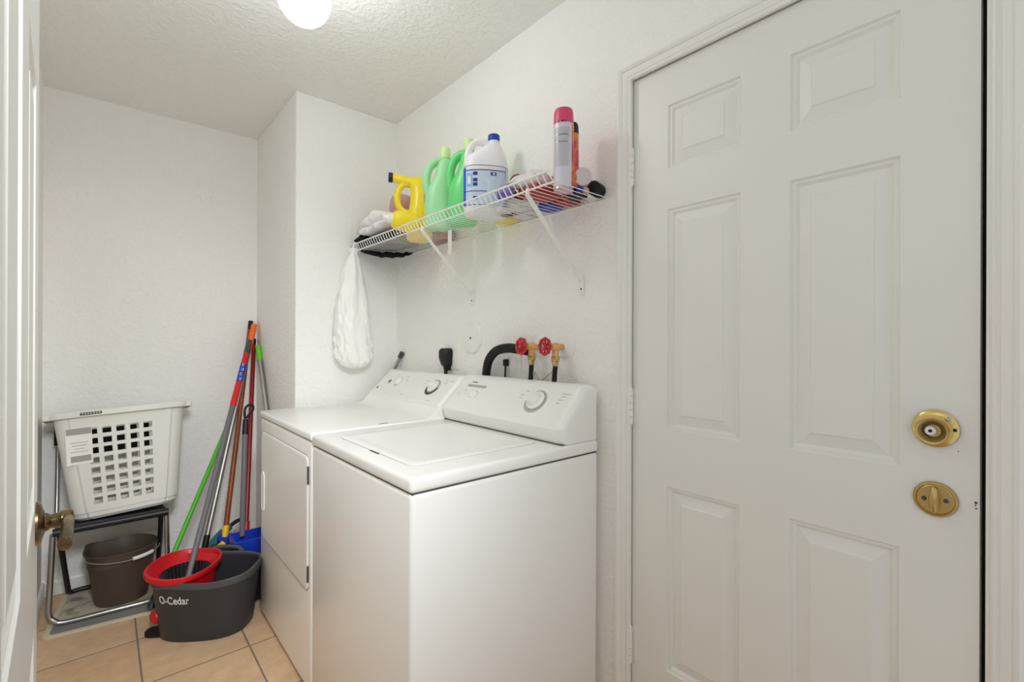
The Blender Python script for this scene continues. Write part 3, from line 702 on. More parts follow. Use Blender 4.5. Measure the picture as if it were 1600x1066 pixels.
# cloths
def crumple(x0, x1, y0, y1, zf, nx, ny, seed, amp, rot=0, cx=0, cy=0):
    """folded cloth slab with wrinkles: zf(u,v) -> (bottom, top)"""
    mb = MB(); top = []; bot = []
    for i in range(nx+1):
        rt = []; rb = []
        for k in range(ny+1):
            u, v = i/nx, k/ny; x = x0+(x1-x0)*u; y = y0+(y1-y0)*v
            e = min(1, 4.5*min(u, 1-u, v, 1-v)); e = e**.5
            nz_ = noise.noise(Vector((x*22+seed, y*22, seed)))
            b_, t_ = zf(u, v)
            wob = .012*noise.noise(Vector((x*30, y*30, seed+5)))
            xr = x + wob*(1 if 0 < u < 1 else 1.5); yr = y + wob
            p = Vector((xr, yr, 0)); m_ = (b_+t_)/2
            rt.append(p+Vector((0, 0, max(b_+.001, m_+(t_-m_)*e + amp*nz_*e)))); rb.append(p+Vector((0, 0, m_+(b_-m_)*e)))
        top.append(rt); bot.append(rb)
    def grid(g):
        vr = [[mb.bm.verts.new(p) for p in r] for r in g]
        for a, b_ in zip(vr, vr[1:]):
            for k in range(len(a)-1): mb.bm.faces.new((a[k], a[k+1], b_[k+1], b_[k]))
        return vr
    T = grid(top); B = grid(bot)
    def rim(g): return [g[0][k] for k in range(ny+1)] + [g[i][ny] for i in range(1, nx+1)] + [g[nx][k] for k in range(ny-1, -1, -1)] + [g[i][0] for i in range(nx-1, 0, -1)]
    a, b_ = rim(T), rim(B)
    for k in range(len(a)):
        j_ = (k+1) % len(a); mb.bm.faces.new((a[k], b_[k], b_[j_], a[j_]))
    return mb
tag(put(crumple(.985, 1.215, 2.285, 2.405, lambda u, v: (DZ, DZ+.070+.035*v), 14, 10, 3, .03), 'black_cloth', 'blackcloth', smooth=80), 'black crumpled cloth in the far left corner of the wire shelf', 'cloth')
tag(put(crumple(.99, 1.222, 2.03, 2.278, lambda u, v: (DZ, DZ+.045+.09*max(0, u-.45)/.55), 16, 14, 8, .012), 'navy_cloth', 'navycloth', smooth=80), 'dark navy and grey cloth lying under the white cloths', 'cloth')
tag(put(crumple(.975, 1.115, 2.03, 2.345, lambda u, v: (DZ+.060, DZ+.104), 12, 16, 12, .006), 'folded_cloth', 'whitecloth', smooth=80), 'lower white folded cloth of the pair on the shelf', 'cloth')
tag(put(crumple(.980, 1.105, 2.045, 2.325, lambda u, v: (DZ+.108, DZ+.136+.035*(1-abs(2*v-1))), 12, 16, 15, .008), 'folded_cloth', 'whitecloth', smooth=80), 'upper white folded cloth of the pair on the shelf', 'cloth')
hang = MB(); n = 14
for k in range(1):
    rg = []
    for q in range(n+1):
        f = q/n; c = Vector((.996+.222*f, 2.325-.115*f-.03*math.sin(PI*f), SZ-.008-.020*math.sin(PI*f)**.7-.008*noise.noise(Vector((q*.7, 3, 2)))))
        rg.append([c + Vector((.004*noise.noise(Vector((q, a, 1))), .016*math.cos(a), (.003+.011*math.sin(PI*f)**.5)*math.sin(a))) for a in [2*PI*w_/10 for w_ in range(10)]])
    hang.loft(rg)
tag(put(hang, 'hanging_cloth', 'blackcloth', smooth=80), 'black cloth drooping below the far end of the wire shelf', 'cloth')
# flat packets
def packet(name, x0, x1, y0, y1, h, material, label, cat, rz=0, pillow=True, z=0):
    cx, cy = (x0+x1)/2, (y0+y1)/2; mb = MB(); hx, hy = (x1-x0)/2, (y1-y0)/2
    if pillow: mb.loft([sring(0, 0, zz*h, hx*s, hy*s, 5, 32) for zz, s in ((0, .9), (.12, .97), (.35, 1), (.6, .97), (.85, .85), (1, .6))])
    else: mb.box((-hx, -hy, 0), (hx, hy, h), bevel=.003)
    mb.xf(Matrix.Translation((cx, cy, DZ+z)) @ Matrix.Rotation(rz, 4, 'Z'))
    return tag(put(mb, name, material), label, cat)
packet('packet', 1.172, 1.228, 1.80, 2.00, .05, 'redbrown', 'red-brown packet lying at the wall under the yellow bottles', 'packet')
packet('packet', 1.14, 1.20, 1.985, 2.012, .03, 'ltblue', 'small light blue packet between the navy cloth and red-brown packet', 'packet')
packet('pouch', 1.165, 1.230, 1.375, 1.470, .06, 'yelpouch', 'bright yellow pouch lying flat behind the white jug', 'pouch')
packet('pouch', 1.055, 1.145, 1.170, 1.30, .045, 'silverpouch', 'silver-white foil pouch lying in front of the wall clip', 'pouch', .2)
packet('pouch', 1.160, 1.230, 1.245, 1.360, .04, 'silverpouch', 'pale foil pouch against the wall beside the yellow pouch', 'pouch', -.1)
packet('box', 1.015, 1.135, 1.052, 1.150, .022, 'redbox', 'flat red box beside the pink spray can', 'box', -.08, False)
packet('box', 1.150, 1.228, 1.065, 1.130, .040, 'redbox', 'small dark red box behind the flat red box', 'box', 0, False)
packet('box', 1.158, 1.230, 1.150, 1.225, .038, 'bluep', 'small royal blue box at the wall next to the brace', 'box', .05, False)
packet('packet', 1.01, 1.05, 1.155, 1.165, .03, 'black', 'thin black sachet beside the flat red box', 'packet')
packet('box', 1.125, 1.190, 1.002, 1.055, .022, 'black', 'flat black box behind the spray cans', 'box', .05, False)
packet('packet', 1.115, 1.158, 1.33, 1.362, .02, 'black', 'small black sachet between the foil pouches and white jug', 'packet')
# cup, lids, purple bottle
t = thing('measuring_cup', 'clear bluish measuring cup in front of the white jug', 'cup', (1.018, 1.262, DZ))
put(MB().lathe([(0, 0), (.027, 0), (.029, .004), (.036, .078), (.0375, .080), (.0345, .080), (.0275, .006), (0, .004)], seg=32), 'cup_body', 'clearblue', t, world=False)
put(MB().tube(smooth_path([(.034, -.004, .07), (.052, -.012, .066), (.054, -.013, .04), (.034, -.004, .03)], 5), .0035, 8), 'cup_handle', 'clearblue', t, world=False)
t = thing('plastic_tub', 'frosted clear tub beside the measuring cup', 'tub', (1.10, 1.315, DZ))
put(MB().lathe([(0, 0), (.028, 0), (.032, .01), (.036, .085), (.038, .088), (.034, .088), (.03, .012), (0, .006)], seg=30), 'tub_body', 'clear', t, world=False)
put(MB().lathe([(.039, .086), (.039, .094), (.034, .098), (0, .099)], seg=30), 'tub_lid', 'clear', t, world=False)
def disc(name, x, y, z, r, material, label, nrm, cat='lid'):
    mb = MB().lathe([(r*.9, -.006), (r, -.004), (r, .003), (r*.93, .006), (r*.85, .004), (0, .004)], (0, 0, 0), nrm, 32)
    mb.xf(Matrix.Translation((x, y, z)))
    return tag(put(mb, name, material), label, cat)
disc('jar_lid', 1.060, 1.205, DZ+.078, .024, 'maroon', 'maroon and pink round lid leaning left of the pink can', Vector((-.85, -.45, .35)))
disc('jar_lid', 1.050, 1.275, DZ+.073, .025, 'clear', 'clear round lid leaning between cup and maroon lid', Vector((-.75, -.6, .3)))
t = thing('purple_bottle', 'small purple bottle lying behind the shelf lip near the cup', 'bottle', (1.008, 1.192, DZ+.019), facing(1.0, 1.19)-.35)
put(MB().lathe([(0, -.030), (.016, -.030), (.018, -.026), (.018, .016), (.012, .024), (.009, .026)], (0, 0, 0), (1, 0, 0), 22), 'bottle_body', 'purple', t, world=False)
put(MB().lathe([(.010, .025), (.010, .040), (0, .041)], (0, 0, 0), (1, 0, 0), 18), 'cap', 'white', t, world=False)
tag(put(crumple(1.010, 1.15, 1.065, 1.20, lambda u, v: (DZ+.025, DZ+.075), 14, 14, 21, .035), 'wrapper', 'silverpouch', smooth=80), 'crumpled clear-white wrapper heaped left of the pink can', 'wrapper')
# spray cans
def can(x, y, r, h, hc, body, capm, label):
    t = thing('spray_can', label, 'spray can', (x, y, DZ), facing(x, y))
    put(MB().lathe([(0, .004), (r*.7, .002), (r*.92, 0), (r, .003), (r, h), (r*.96, h+.004), (r*.8, h+.006)], seg=36), 'can_body', body, t, world=False)
    put(MB().lathe([(r*.985, h+.002), (r*.985, h+.012), (r*.95, h+hc*.75), (r*.86, h+hc*.93), (r*.6, h+hc), (0, h+hc)], seg=36), 'cap', capm, t, world=False)
    put(MB().lathe([(r*.93, -.0005), (r*1.02, 0), (r*1.02, .004), (r*1.0, .006)], seg=36, caps=(False, False)), 'base_rim', 'steel', t, world=False)
    return t
t = can(1.082, 1.010, .0315, .202, .052, 'pink_l', 'pink', 'tall spray can with pink cap and printed white label')
sf = sup(.0315, .0315, 2)
lb = put(patch(MB(), sf, -PI*.86, -PI*.22, .010, .200, .0006, 20), 'label', 'can_label', t, world=False)
put(patch(MB(), sf, -PI*.22, PI*.02, .010, .200, .0005, 10), 'side_picture', 'can_or', t, world=False)
ln = MB()
rng = random.Random(4)
for k in range(26):
    z = .184-k*.0046
    if k in (4, 9): continue
    patch(ln, sf, -PI*.80, -PI*(.30+.05*rng.random()), z, z+.0011, .0011, 12, 1)
for z in (.163, .141): patch(ln, sf, -PI*.66, -PI*.36, z, z+.0035, .0011, 8, 1)
put(ln, 'label_print', 'print', lb, world=False)
ln = MB()
for a in (-.68, -.56, -.52, -.45): patch(ln, sf, PI*a, PI*(a+.035), .2025, .207, .0012, 3, 1)
put(ln, 'cap_print', 'black', t, world=False)
can(1.139, 1.034, .0275, .195, .040, 'can_or', 'black', 'orange and pink spray can half hidden behind the pink-capped can')
# lying jar and black canister
v = Vector((1.17, .98, .05)).normalized()
t = thing('white_jar', 'white round jar lying with its base toward the room', 'jar', (1.150, .999, DZ+.054))
put(MB().lathe([(0, .006), (.018, .004), (.026, 0), (.029, .003), (.029, .055), (.024, .060), (0, .062)], (1.150, .990, DZ+.057), v, 32), 'jar_body', 'clear', t)
put(MB().ball((1.158, .985, DZ+.012), (.012, .012, .0115)), 'lower_cap', 'rose', t)
t = thing('black_canister', 'black canister lying at the near right end of the shelf', 'canister', (1.198, .985, DZ))
put(MB().lathe([(0, 0), (.020, 0), (.0225, .003), (.0225, .050), (.018, .056), (0, .056)], (1.178, .972, DZ+.0235), Vector((.9, .25, 0)), 30), 'canister_body', 'rubber', t)
tag(put(MB().ball((1.130, .985, DZ+.011), (.011, .011, .0105)), 'blue_cap', 'bluep'), 'tiny blue cap beside the spray cans', 'cap')
t = thing('shelf_tag', 'blank white plastic tag hanging under the middle of the shelf', 'tag', (1.08, 1.640, SZ-.10))
put(MB().xf(Matrix()).box((1.079, 1.629, SZ-.108), (1.081, 1.656, SZ-.010), bevel=.0008), 'tag_card', 'white', t)
put(MB().tube([(1.080, 1.642, SZ-.012), (1.080, 1.642, SZ-.001)], .004, 8), 'tag_clip', 'clear', t)

# white plastic bag hanging from the far end of the shelf
t = thing('plastic_bag', 'white plastic bag hanging from the far end of the wire shelf', 'bag', (.958, 2.33, 1.09))
prof = [(1.700, .012, .012), (1.690, .022, .016), (1.672, .016, .013), (1.650, .027, .02), (1.60, .042, .030), (1.53, .058, .042), (1.44, .074, .052), (1.35, .085, .060), (1.27, .091, .060), (1.20, .092, .060), (1.145, .084, .056), (1.112, .064, .044), (1.096, .036, .026), (1.091, .006, .005)]
rings = []
fine = smooth_path([(z, a, b_) for z, a, b_ in prof], 6)
for q in fine:
    z, a, b_ = q; u = (1.70-z)/.61
    cx = .966-.016*math.sin(u*2.6)+.012*u; cy = 2.350-.012*u
    rg = []
    for k in range(96):
        th = 2*PI*k/96; c, s_ = math.cos(th), math.sin(th)
        nz = Vector((c*2.2, s_*2.2, z*7)); n2 = Vector((c*3.5+z*9, s_*3.5, z*22))
        ridge = 1-abs(noise.noise(nz*1.6+Vector((3, 1, z*4))))*2
        fold = 1+.09*(1-.5*u)*math.sin(7*th+u*4)*(1-.4*u)+.10*noise.noise(nz)+.10*max(0, ridge)**3*(.4+u)+.05*noise.noise(n2)
        rg.append(Vector((cx+a*fold*c, cy+b_*fold*s_, z+.012*u*noise.noise(nz*2))))
    rings.append(rg)
put(MB().loft(rings), 'bag_body', 'bag', t, smooth=80)
put(MB().tube(smooth_path([(.972, 2.352, 1.668), (.962, 2.345, 1.70), (.972, 2.350, SZ+.033), (.985, 2.352, SZ+.020), (.985, 2.354, 1.672)], 5), .004, 8), 'bag_handle', 'bag', t)

# ---------------------------------------------------------------- the corner with bucket, chair and basket
# doormat
mr = Matrix.Translation((.045, 2.900, 0)) @ Matrix.Rotation(-.135, 4, 'Z')
t = thing('door_mat', 'worn beige and grey mat on the floor under the chair', 'mat', (.045, 2.900, 0), -.135)
def rr2(hx, hy, r, z): return rrect(-hx, hx, -hy, hy, r, z)
put(MB().loft([rr2(.205, .215, .03, 0), rr2(.205, .215, .03, .004), rr2(.202, .212, .03, .005)]), 'mat_base', 'mat_b', t, world=False)
put(MB().loft([rr2(.185, .195, .02, .0045), rr2(.185, .195, .02, .0058)]), 'mat_grey_border', 'mat_g', t, world=False)
put(MB().box((-.184, -.125, .005), (.184, .190, .0064)), 'mat_centre', 'mat_c', t, world=False)
MZ = .0064
# folding chair
t = thing('folding_chair', 'folding chair with silver front tube and black seat holding the basket', 'chair', (.04, 2.93, MZ))
r = .0105
ff = MB().tube(smooth_path([(-.155, 2.785, .405), (-.163, 2.79, .20), (-.168, 2.80, .07), (-.150, 2.795, MZ+.025), (-.115, 2.79, MZ+r), (.03, 2.775, MZ+r), (.185, 2.765, MZ+r), (.222, 2.77, MZ+.025), (.238, 2.785, .07), (.240, 2.80, .20), (.236, 2.81, .405)], 7), r, 14)
put(ff, 'front_leg_frame', 'steel', t)
rf = MB().tube(smooth_path([(-.135, 2.80, .395), (-.130, 2.88, .28), (-.118, 3.03, .075), (-.112, 3.075, .030), (-.075, 3.082, MZ+r+.012), (.05, 3.080, MZ+r+.010), (.185, 3.075, MZ+r+.012), (.217, 3.07, .030), (.220, 3.03, .075), (.218, 2.88, .28), (.214, 2.80, .395)], 7), r, 12)
put(rf, 'rear_leg_frame', 'ch_black', t)
sm = Matrix.Translation((.042, 2.79, .413)) @ Matrix.Rotation(-.15, 4, 'X')
put(MB().box((-.195, 0, -.014), (.195, .27, .012), bevel=.007, mtx=sm), 'seat', 'ch_black', t)
put(MB().cyl(sm @ Vector((-.198, -.006, -.004)), sm @ Vector((.200, -.006, -.004)), .016, seg=18), 'seat_front_bar', 'ch_black', t)
for sx in (-1, 1):
    x = .040+sx*.198
    put(MB().tube(smooth_path([(x, 3.045, .385), (x, 3.085, .50), (x, 3.125, .70), (x, 3.142, .86)], 5), .0085, 12), 'back_post', 'steel', t)
put(MB().tube([(-.158, 3.127, .725), (-.158, 3.134, .775), (-.158, 3.139, .83)], .0145, 12), 'post_sleeve', 'ch_black', t)
put(MB().box((-.150, 3.143, .66), (.232, 3.158, .86), bevel=.006), 'backrest', 'ch_black', t)
# laundry basket
BT = -.17; NA = 12
t = thing('laundry_basket', 'white laundry basket with square holes standing on the folding chair', 'basket', (.096, 2.921, .4155), 0, rx=BT, ry=-.045)
H = .475
xs = []
HW, HG = .0315, .0165
cxh = -.010
for k in range(5):
    c = cxh+(k-2)*(HW+HG); xs += [c-HW/2, c+HW/2]
zs = []
for k in range(8):
    z0 = .065+k*.0445; zs += [z0, z0+.0285]
zlev = sorted([0, .012, .03, .0312, .05] + zs + [.425, .45, H])
def bring(z):
    f = z/H; hw = .192+(.242-.192)*f; hd_ = .092+(.116-.092)*f; r = .055
    if z < .031: hw -= .004; hd_ -= .004
    if z < .012: hw -= .010*(1-z/.012); hd_ -= .010*(1-z/.012)
    fx = [-(hw-r)] + [x*(1+.12*(f-.5)) for x in xs] + [hw-r]
    p = []
    for x in fx: p.append(Vector((x, -hd_-.012*(1-(x/hw)**2), z)))
    def arc(cx, cy, a0): return [Vector((cx+r*math.cos(a0+PI/2*k/NA), cy+r*math.sin(a0+PI/2*k/NA), z)) for k in range(1, NA)]
    p += arc(hw-r, -hd_+r, -PI/2)
    p += [Vector((hw, -hd_+r, z)), Vector((hw, hd_-r, z))]
    p += arc(hw-r, hd_-r, 0)
    for x in reversed(fx): p.append(Vector((x, hd_, z)))
    p += arc(-(hw-r), hd_-r, PI/2)
    p += [Vector((-hw, hd_-r, z)), Vector((-hw, -hd_+r, z))]
    p += arc(-(hw-r), -hd_+r, PI)
    return p
mb = MB(); rings = [bring(z) for z in zlev]; vr = [[mb.bm.verts.new(p) for p in q] for q in rings]; N = len(rings[0])
hole_cols = {1+2*k for k in range(5)}; back0 = 12+(NA-1)+2+(NA-1)
back_cols = {back0+1+2*k for k in range(5)}
for a in range(len(zlev)-1):
    hz = zlev[a] in zs and zs.index(zlev[a]) % 2 == 0
    for i in range(N):
        if hz and (i in hole_cols or i in back_cols): continue
        j_ = (i+1) % N; mb.bm.faces.new((vr[a][i], vr[a][j_], vr[a+1][j_], vr[a+1][i]))
mb.bm.faces.new(list(reversed(vr[0])))
body = put(mb, 'basket_body', 'basket', t, world=False, solid=.004, smooth=0)
for f_ in body.data.polygons: f_.use_smooth = False
# rolled rim with carrying handles at both ends
def rim_ring(o, dz):
    p = bring(H); out = []
    for q in p:
        d = Vector((q.x/.25, q.y/.16, 0)); d = Vector((q.x*.6, q.y, 0)).normalized()
        e = .018 if abs(q.x) > .235 else 0
        out.append(q + d*(o) + Vector((math.copysign(e*(1 if o > .004 else 0), q.x), 0, dz)))
    return out
rm = MB(); sec = [rim_ring(-.003, -.002), rim_ring(-.002, .008), rim_ring(.006, .011), rim_ring(.016, .008), rim_ring(.019, 0), rim_ring(.018, -.016), rim_ring(.015, -.018), rim_ring(.014, -.004), rim_ring(.003, -.004), rim_ring(-.003, -.002)]
rm.loft(sec, (False, False)); rim = put(rm, 'rim', 'basket', t, world=False)
put(MB().box((-.148, -.1475, H-.010), (-.074, -.1445, H+.001), bevel=.0012), 'rim_badge', 'print_d', rim, world=False)
gl = MB()
for k in range(7): gl.box((-.142+k*.0095, -.1482, H-.008), (-.137+k*.0095, -.1474, H-.001))
put(gl, 'badge_letters', 'print_l', rim, world=False)
def front_y(x, z):
    f = z/H; hw = .192+(.242-.192)*f; return -(.092+.024*f)-.012*(1-(x/hw)**2)
def fpanel(x0, x1, z0, z1, off):
    q = [Vector((x, front_y(x, z)-off, z)) for x, z in ((x0, z0), (x1, z0), (x1, z1), (x0, z1))]; q2 = [p+Vector((0, .0015, 0)) for p in q]
    return MB().loft([q2, q])
lb = put(fpanel(-.200, -.112, .250, .412, .0012), 'paper_label', 'paper', t, world=False)
put(fpanel(-.198, -.114, .382, .410, .0022), 'label_header', 'tag_grey', lb, world=False)
put(fpanel(-.186, -.118, .262, .288, .0022), 'label_bars', 'tag_grey', lb, world=False)
mk = MB()
for z, l in ((.345, .06), (.332, .05), (.318, .035), (.305, .06)):
    q = [Vector((x, front_y(x, zz)-.0022, zz)) for x, zz in ((-.156-l/2, z), (-.156+l/2, z), (-.156+l/2, z+.003), (-.156-l/2, z+.003))]; mk.quad(q)
put(mk, 'label_text', 'print_l', lb, world=False)

# brown bucket
t = thing('bucket', 'empty taupe plastic bucket standing under the folding chair', 'bucket', (.075, 2.915, MZ), .1)
def bk(z, s, o=0):
    rg = sring(0, 0, z, .135*s+o, .122*s+o, 2.15, 48)
    for p in rg:                         # pouring lip at back left
        a = math.atan2(p.y, p.x); k_ = math.exp(-((a-2.35)/.28)**2)*max(0, (z-.15)/.1)
        p.x += -.020*k_; p.y += .018*k_; p.z += .006*k_
    return rg
put(MB().loft([bk(0, .70), bk(.004, .73), bk(.18, .915), bk(.185, .945), bk(.205, .95), bk(.236, .975), bk(.240, 1.03), bk(.246, 1.035), bk(.248, 1.0), bk(.236, .955), bk(.18, .89), bk(.012, .70)], (True, True)), 'bucket_body', 'brown', t, world=False)
hp = []
for k in range(25):
    a = PI*(-.02) - PI*.98*k/24
    hp.append(Vector((.143*math.cos(a+.35), .140*math.sin(a+.35), .226-.010*math.sin(PI*k/24))))
put(MB().tube(hp, .0025, 8), 'bail', 'print', t, world=False)
gp_ = [Vector((.143*math.cos(a+.35), .140*math.sin(a+.35), .218)) for a in [-1.15-.62*k/6 for k in range(7)]]
put(MB().tube(gp_, .0085, 12), 'bail_grip', 'white', t, world=False)

# spin mop bucket
BC = Vector((.350, 2.400, 0)); A_B = .205; BR = -.60
t = thing('mop_bucket', 'charcoal mop bucket with red wringer on the tile floor', 'bucket', BC, BR)
def mbk(z, s, n=2.7): return sring(0, 0, z, A_B*s, .142*(s if s < 1 else s), n, 60)
def wav(rg, dz):
    for p in rg:
        a = math.atan2(p.y/.142, p.x/A_B)
        p.z += dz*(.012*math.exp(-((a)/.5)**2) - .008*math.exp(-((a+1.3)/.5)**2))
    return rg
put(MB().loft([mbk(0.0, .80), mbk(.006, .83), mbk(.05, .86), mbk(.225, .955), wav(mbk(.232, .965), .5)], (True, False)).loft([wav(mbk(.245, .94), 1), mbk(.20, .92), mbk(.05, .83), mbk(.012, .78)], (False, True)), 'bucket_body', 'bucket', t, world=False)
put(MB().loft([wav(mbk(.228, .962), .6), wav(mbk(.228, .995), .8), wav(mbk(.252, 1.012), 1), wav(mbk(.258, .995), 1), wav(mbk(.254, .955), 1), wav(mbk(.240, .938), 1), wav(mbk(.228, .962), .6)], (False, False)), 'bucket_rim', 'bucket_in', t, world=False)
# wringer: red tray with round black basket
wc = (-.085, 0)
def tray(z, s, o=0):
    rg = []
    for k in range(60):
        th = 2*PI*k/60; c, s_ = math.cos(th), math.sin(th)
        a = .134 if c < 0 else .112
        rg.append(Vector((wc[0]+(a*s+o)*math.copysign(abs(c)**.85, c), (.146*s+o)*math.copysign(abs(s_)**.85, s_), z + (.012*max(0, -c)))))
    return rg
def circ(z, r): return [Vector((wc[0]-.005+r*math.cos(2*PI*k/60), r*math.sin(2*PI*k/60), z)) for k in range(60)]
wt = put(MB().loft([tray(.252, 1.0), tray(.252, 1.03), tray(.266, 1.045), tray(.272, 1.03), tray(.272, .96), tray(.258, .91), circ(.246, .098), circ(.240, .092), circ(.236, .094), circ(.15, .095), circ(.148, .098), tray(.235, .88), tray(.246, .985), tray(.252, 1.0)], (False, False)), 'wringer_tray', 'redp', t, world=False)
rb = MB()
rb.loft([circ(.242, .091), circ(.165, .080), circ(.160, .0785), circ(.160, .001)], (False, False))
wb = put(rb, 'wringer_basket', 'black', wt, world=False)
rb = MB()
for k in range(36):
    a = 2*PI*k/36; e = Vector((math.cos(a), math.sin(a), 0)); f = Vector((-e.y, e.x, 0)); o = Vector((wc[0]-.005, 0, 0))
    rb.loft([[o+e*(r_-.0)+f*.0028+Vector((0, 0, z)) , o+e*(r_-.007)+f*.0015+Vector((0, 0, z)), o+e*(r_-.007)-f*.0015+Vector((0, 0, z)), o+e*r_-f*.0028+Vector((0, 0, z))] for z, r_ in ((.240, .091), (.166, .081))])
put(rb, 'basket_ribs', 'bucket', wb, world=False)
hp = smooth_path([(-.05, .146, .258), (-.05, .154, .266), (-.03, .160, .270), (.02, .161, .269), (.06, .154, .264), (.08, .140, .252)], 6)
put(MB().tube(hp, .009, 10), 'carry_handle', 'bucket_in', t, world=False)
pd = MB(); pd.loft([sring(-.172, -.045, z, .048, .030, 3, 28) for z in (.004, .010, .017, .020)])
put(pd, 'foot_pedal', 'black', t, world=False)
put(MB().lathe([(.0, -.012), (.022, -.012), (.026, -.006), (.026, .006), (.022, .012), (0, .012)], (-.168, -.070, .088), Vector((-.5, -1, 0)), 28), 'drain_plug', 'redp', t, world=False)
# lettering on the front wall
cu = bpy.data.curves.new('lettering', 'FONT'); cu.body = 'O-Cedar'; cu.size = .046; cu.extrude = .0006; cu.offset = .0006
to = bpy.data.objects.new('lettering_tmp', cu); COL.objects.link(to)
dg = bpy.context.evaluated_depsgraph_get(); tm = bpy.data.meshes.new_from_object(to.evaluated_get(dg))
bpy.data.objects.remove(to)
tb = MB(); tb.bm.from_mesh(tm)
bmesh.ops.subdivide_edges(tb.bm, edges=[e for e in tb.bm.edges if e.calc_length() > .006], cuts=2)
tx0 = min(v.co.x for v in tb.bm.verts); tx1 = max(v.co.x for v in tb.bm.verts)
def wall_at(u, z):
    """u = arc length along the front wall of the mop bucket"""
    s = .86+(z-.05)/.175*.095; pts = sring(0, 0, z, A_B*s, .142*s, 2.7, 400)
    acc = 0; i0 = int(400*.5)+1
    prev = pts[i0]
    for q in pts[i0+1:]:
        l = (q-prev).length
        if acc+l >= u:
            f = (u-acc)/l; tg = (q-prev).normalized(); return prev+(q-prev)*f, Vector((tg.y, -tg.x, 0))
        acc += l; prev = q
    return prev, Vector((0, -1, 0))
for v in tb.bm.verts:
    u = .130+(v.co.x-tx0)*.74; z = .164+v.co.y*.95
    p, n_ = wall_at(u, z); v.co = p + n_*(.0008+v.co.z)
put(tb, 'lettering', 'silverprint', t, world=False, smooth=0)

# ---- poles in the corner
def stick(name, label, cat, p0, p1, parts, base=None):
    """parts: (part name, t0, t1, radius, material)"""
    p0, p1 = Vector(p0), Vector(p1); t = thing(name, label, cat, p0)
    for pn, t0, t1, r_, m_ in parts:
        a, b_ = p0.lerp(p1, t0), p0.lerp(p1, t1)
        put(MB().tube([a, a.lerp(b_, .02), a.lerp(b_, .98), b_], [r_*.9, r_, r_, r_*.8], 16), pn, m_, t)
    return t
def ext(a, b, k): a, b = Vector(a), Vector(b); return a + (b-a)*k
# spin mop
pa_, pb_ = Vector((.271, 2.440, .165)), Vector((.650, 3.085, 1.228))
mo = stick('spin_mop', 'grey spin mop with red upper grip standing in the red wringer', 'mop', pa_, pb_,
    [('lower_pole', 0, .64, .0118, 'greyp'), ('upper_pole', .45, .68, .0130, 'greyp'), ('red_grip', .67, .935, .0150, 'redgrip'), ('grip_end', .93, 1, .0155, 'bucket_in')])
put(MB().tube([pa_.lerp(pb_, .785), pa_.lerp(pb_, .875)], .0155, 18), 'grip_label', 'bluelabel', mo)
dvec = (pb_-pa_).normalized(); vw = Vector((-.2, -1, 0)); vw = (vw-dvec*vw.dot(dvec)).normalized(); sd = dvec.cross(vw)
mk = MB()
for k in range(4):
    c = pa_.lerp(pb_, .796+k*.023)+vw*.0156
    for s_ in (-1, 1): mk.box((-.001, -.0062, -.0005), (.001, .0062, .0005), mtx=Matrix.Translation(c+dvec*.006*s_) @ Matrix((dvec, sd, vw)).transposed().to_4x4())
    mk.box((-.0085, -.001, -.0005), (.0085, .001, .0005), mtx=Matrix.Translation(c-sd*.005*(1 if k % 2 else -1)) @ Matrix((dvec, sd, vw)).transposed().to_4x4())
put(mk, 'grip_lettering', 'paper', mo)
put(MB().lathe([(.012, 0), (.03, -.01), (.055, -.016), (.055, -.022), (0, -.022)][::-1], pa_+Vector((0, 0, .016)), dvec, 24), 'mop_head', 'redp', mo)
# others
stick('green_pole', 'bright green pole leaning behind the red wringer', 'broom', ext((.266, 2.720, .249), (.544, 3.0, .811), -.36), ext((.266, 2.72, .249), (.544, 3.0, .811), 1.10),
    [('pole', 0, 1, .0105, 'green'), ('head_socket', -.0, .06, .016, 'bucket')])
p0 = Vector((.398, 2.80, .224)); p1 = Vector((.680, 3.115, 1.325))
t = stick('broom', 'silver pole with orange hanging end', 'broom', ext(p0, p1, -.17), p1, [('pole', .0, .90, .0120, 'alu'), ('orange_end', .885, 1, .0155, 'orange'), ('ferrule', .05, .165, .014, 'black')])
put(MB().box((-.10, -.02, 0), (.10, .02, .07), bevel=.012, mtx=Matrix.Translation(ext(p0, p1, -.17)+Vector((0, 0, -.03))) @ Matrix.Rotation(-.5, 4, 'Z')), 'broom_head', 'bucket', t)
p0 = Vector((.478, 2.780, .251)); p1 = Vector((.668, 3.145, 1.343))
t = stick('broom', 'brown pole with yellow ferrule and blue broom head', 'broom', p0, p1, [('pole', 0, .965, .0125, 'wood'), ('black_end', .955, 1, .0128, 'black'), ('ferrule', -.02, .028, .0155, 'yellow')])
hb = MB(); dv = Vector((.17, -.05, -.055)).normalized()
hb.loft([[p0+Vector((0, 0, -.030))+dv*u+Vector((0, y*wy, z*wz)) for y, z in ((-1, -1), (1, -1), (1, .5), (.6, 1), (-.6, 1), (-1, .5))] for u, wy, wz in ((-.035, .012, .012), (-.025, .018, .022), (.0, .020, .028), (.05, .020, .026), (.09, .016, .018))])
put(hb, 'broom_head', 'bluep', t)
put(MB().tube([p0+Vector((-.010, -.02, -.045)), p0+Vector((-.055, -.04, -.075))], [.014, .017], 12), 'lower_ferrule', 'yellow', t)
br = MB(); br.loft([[p0+Vector((x, y, z)) for x, y in ((-.07, -.05), (.04, -.05), (.05, .04), (-.06, .04))] for z in (-.235, -.06)]); put(br, 'bristles', 'bucket', t)
p0 = Vector((.567, 2.760, .236)); p1 = Vector((.684, 3.14, 1.237))
stick('red_pole', 'dark red pole behind the grey hooked dustpan handle', 'broom', ext(p0, p1, -.19), p1, [('pole', 0, .98, .0120, 'redpole'), ('ferrule', .12, .20, .0165, 'redp'), ('end_cap', .97, 1, .0115, 'black')])
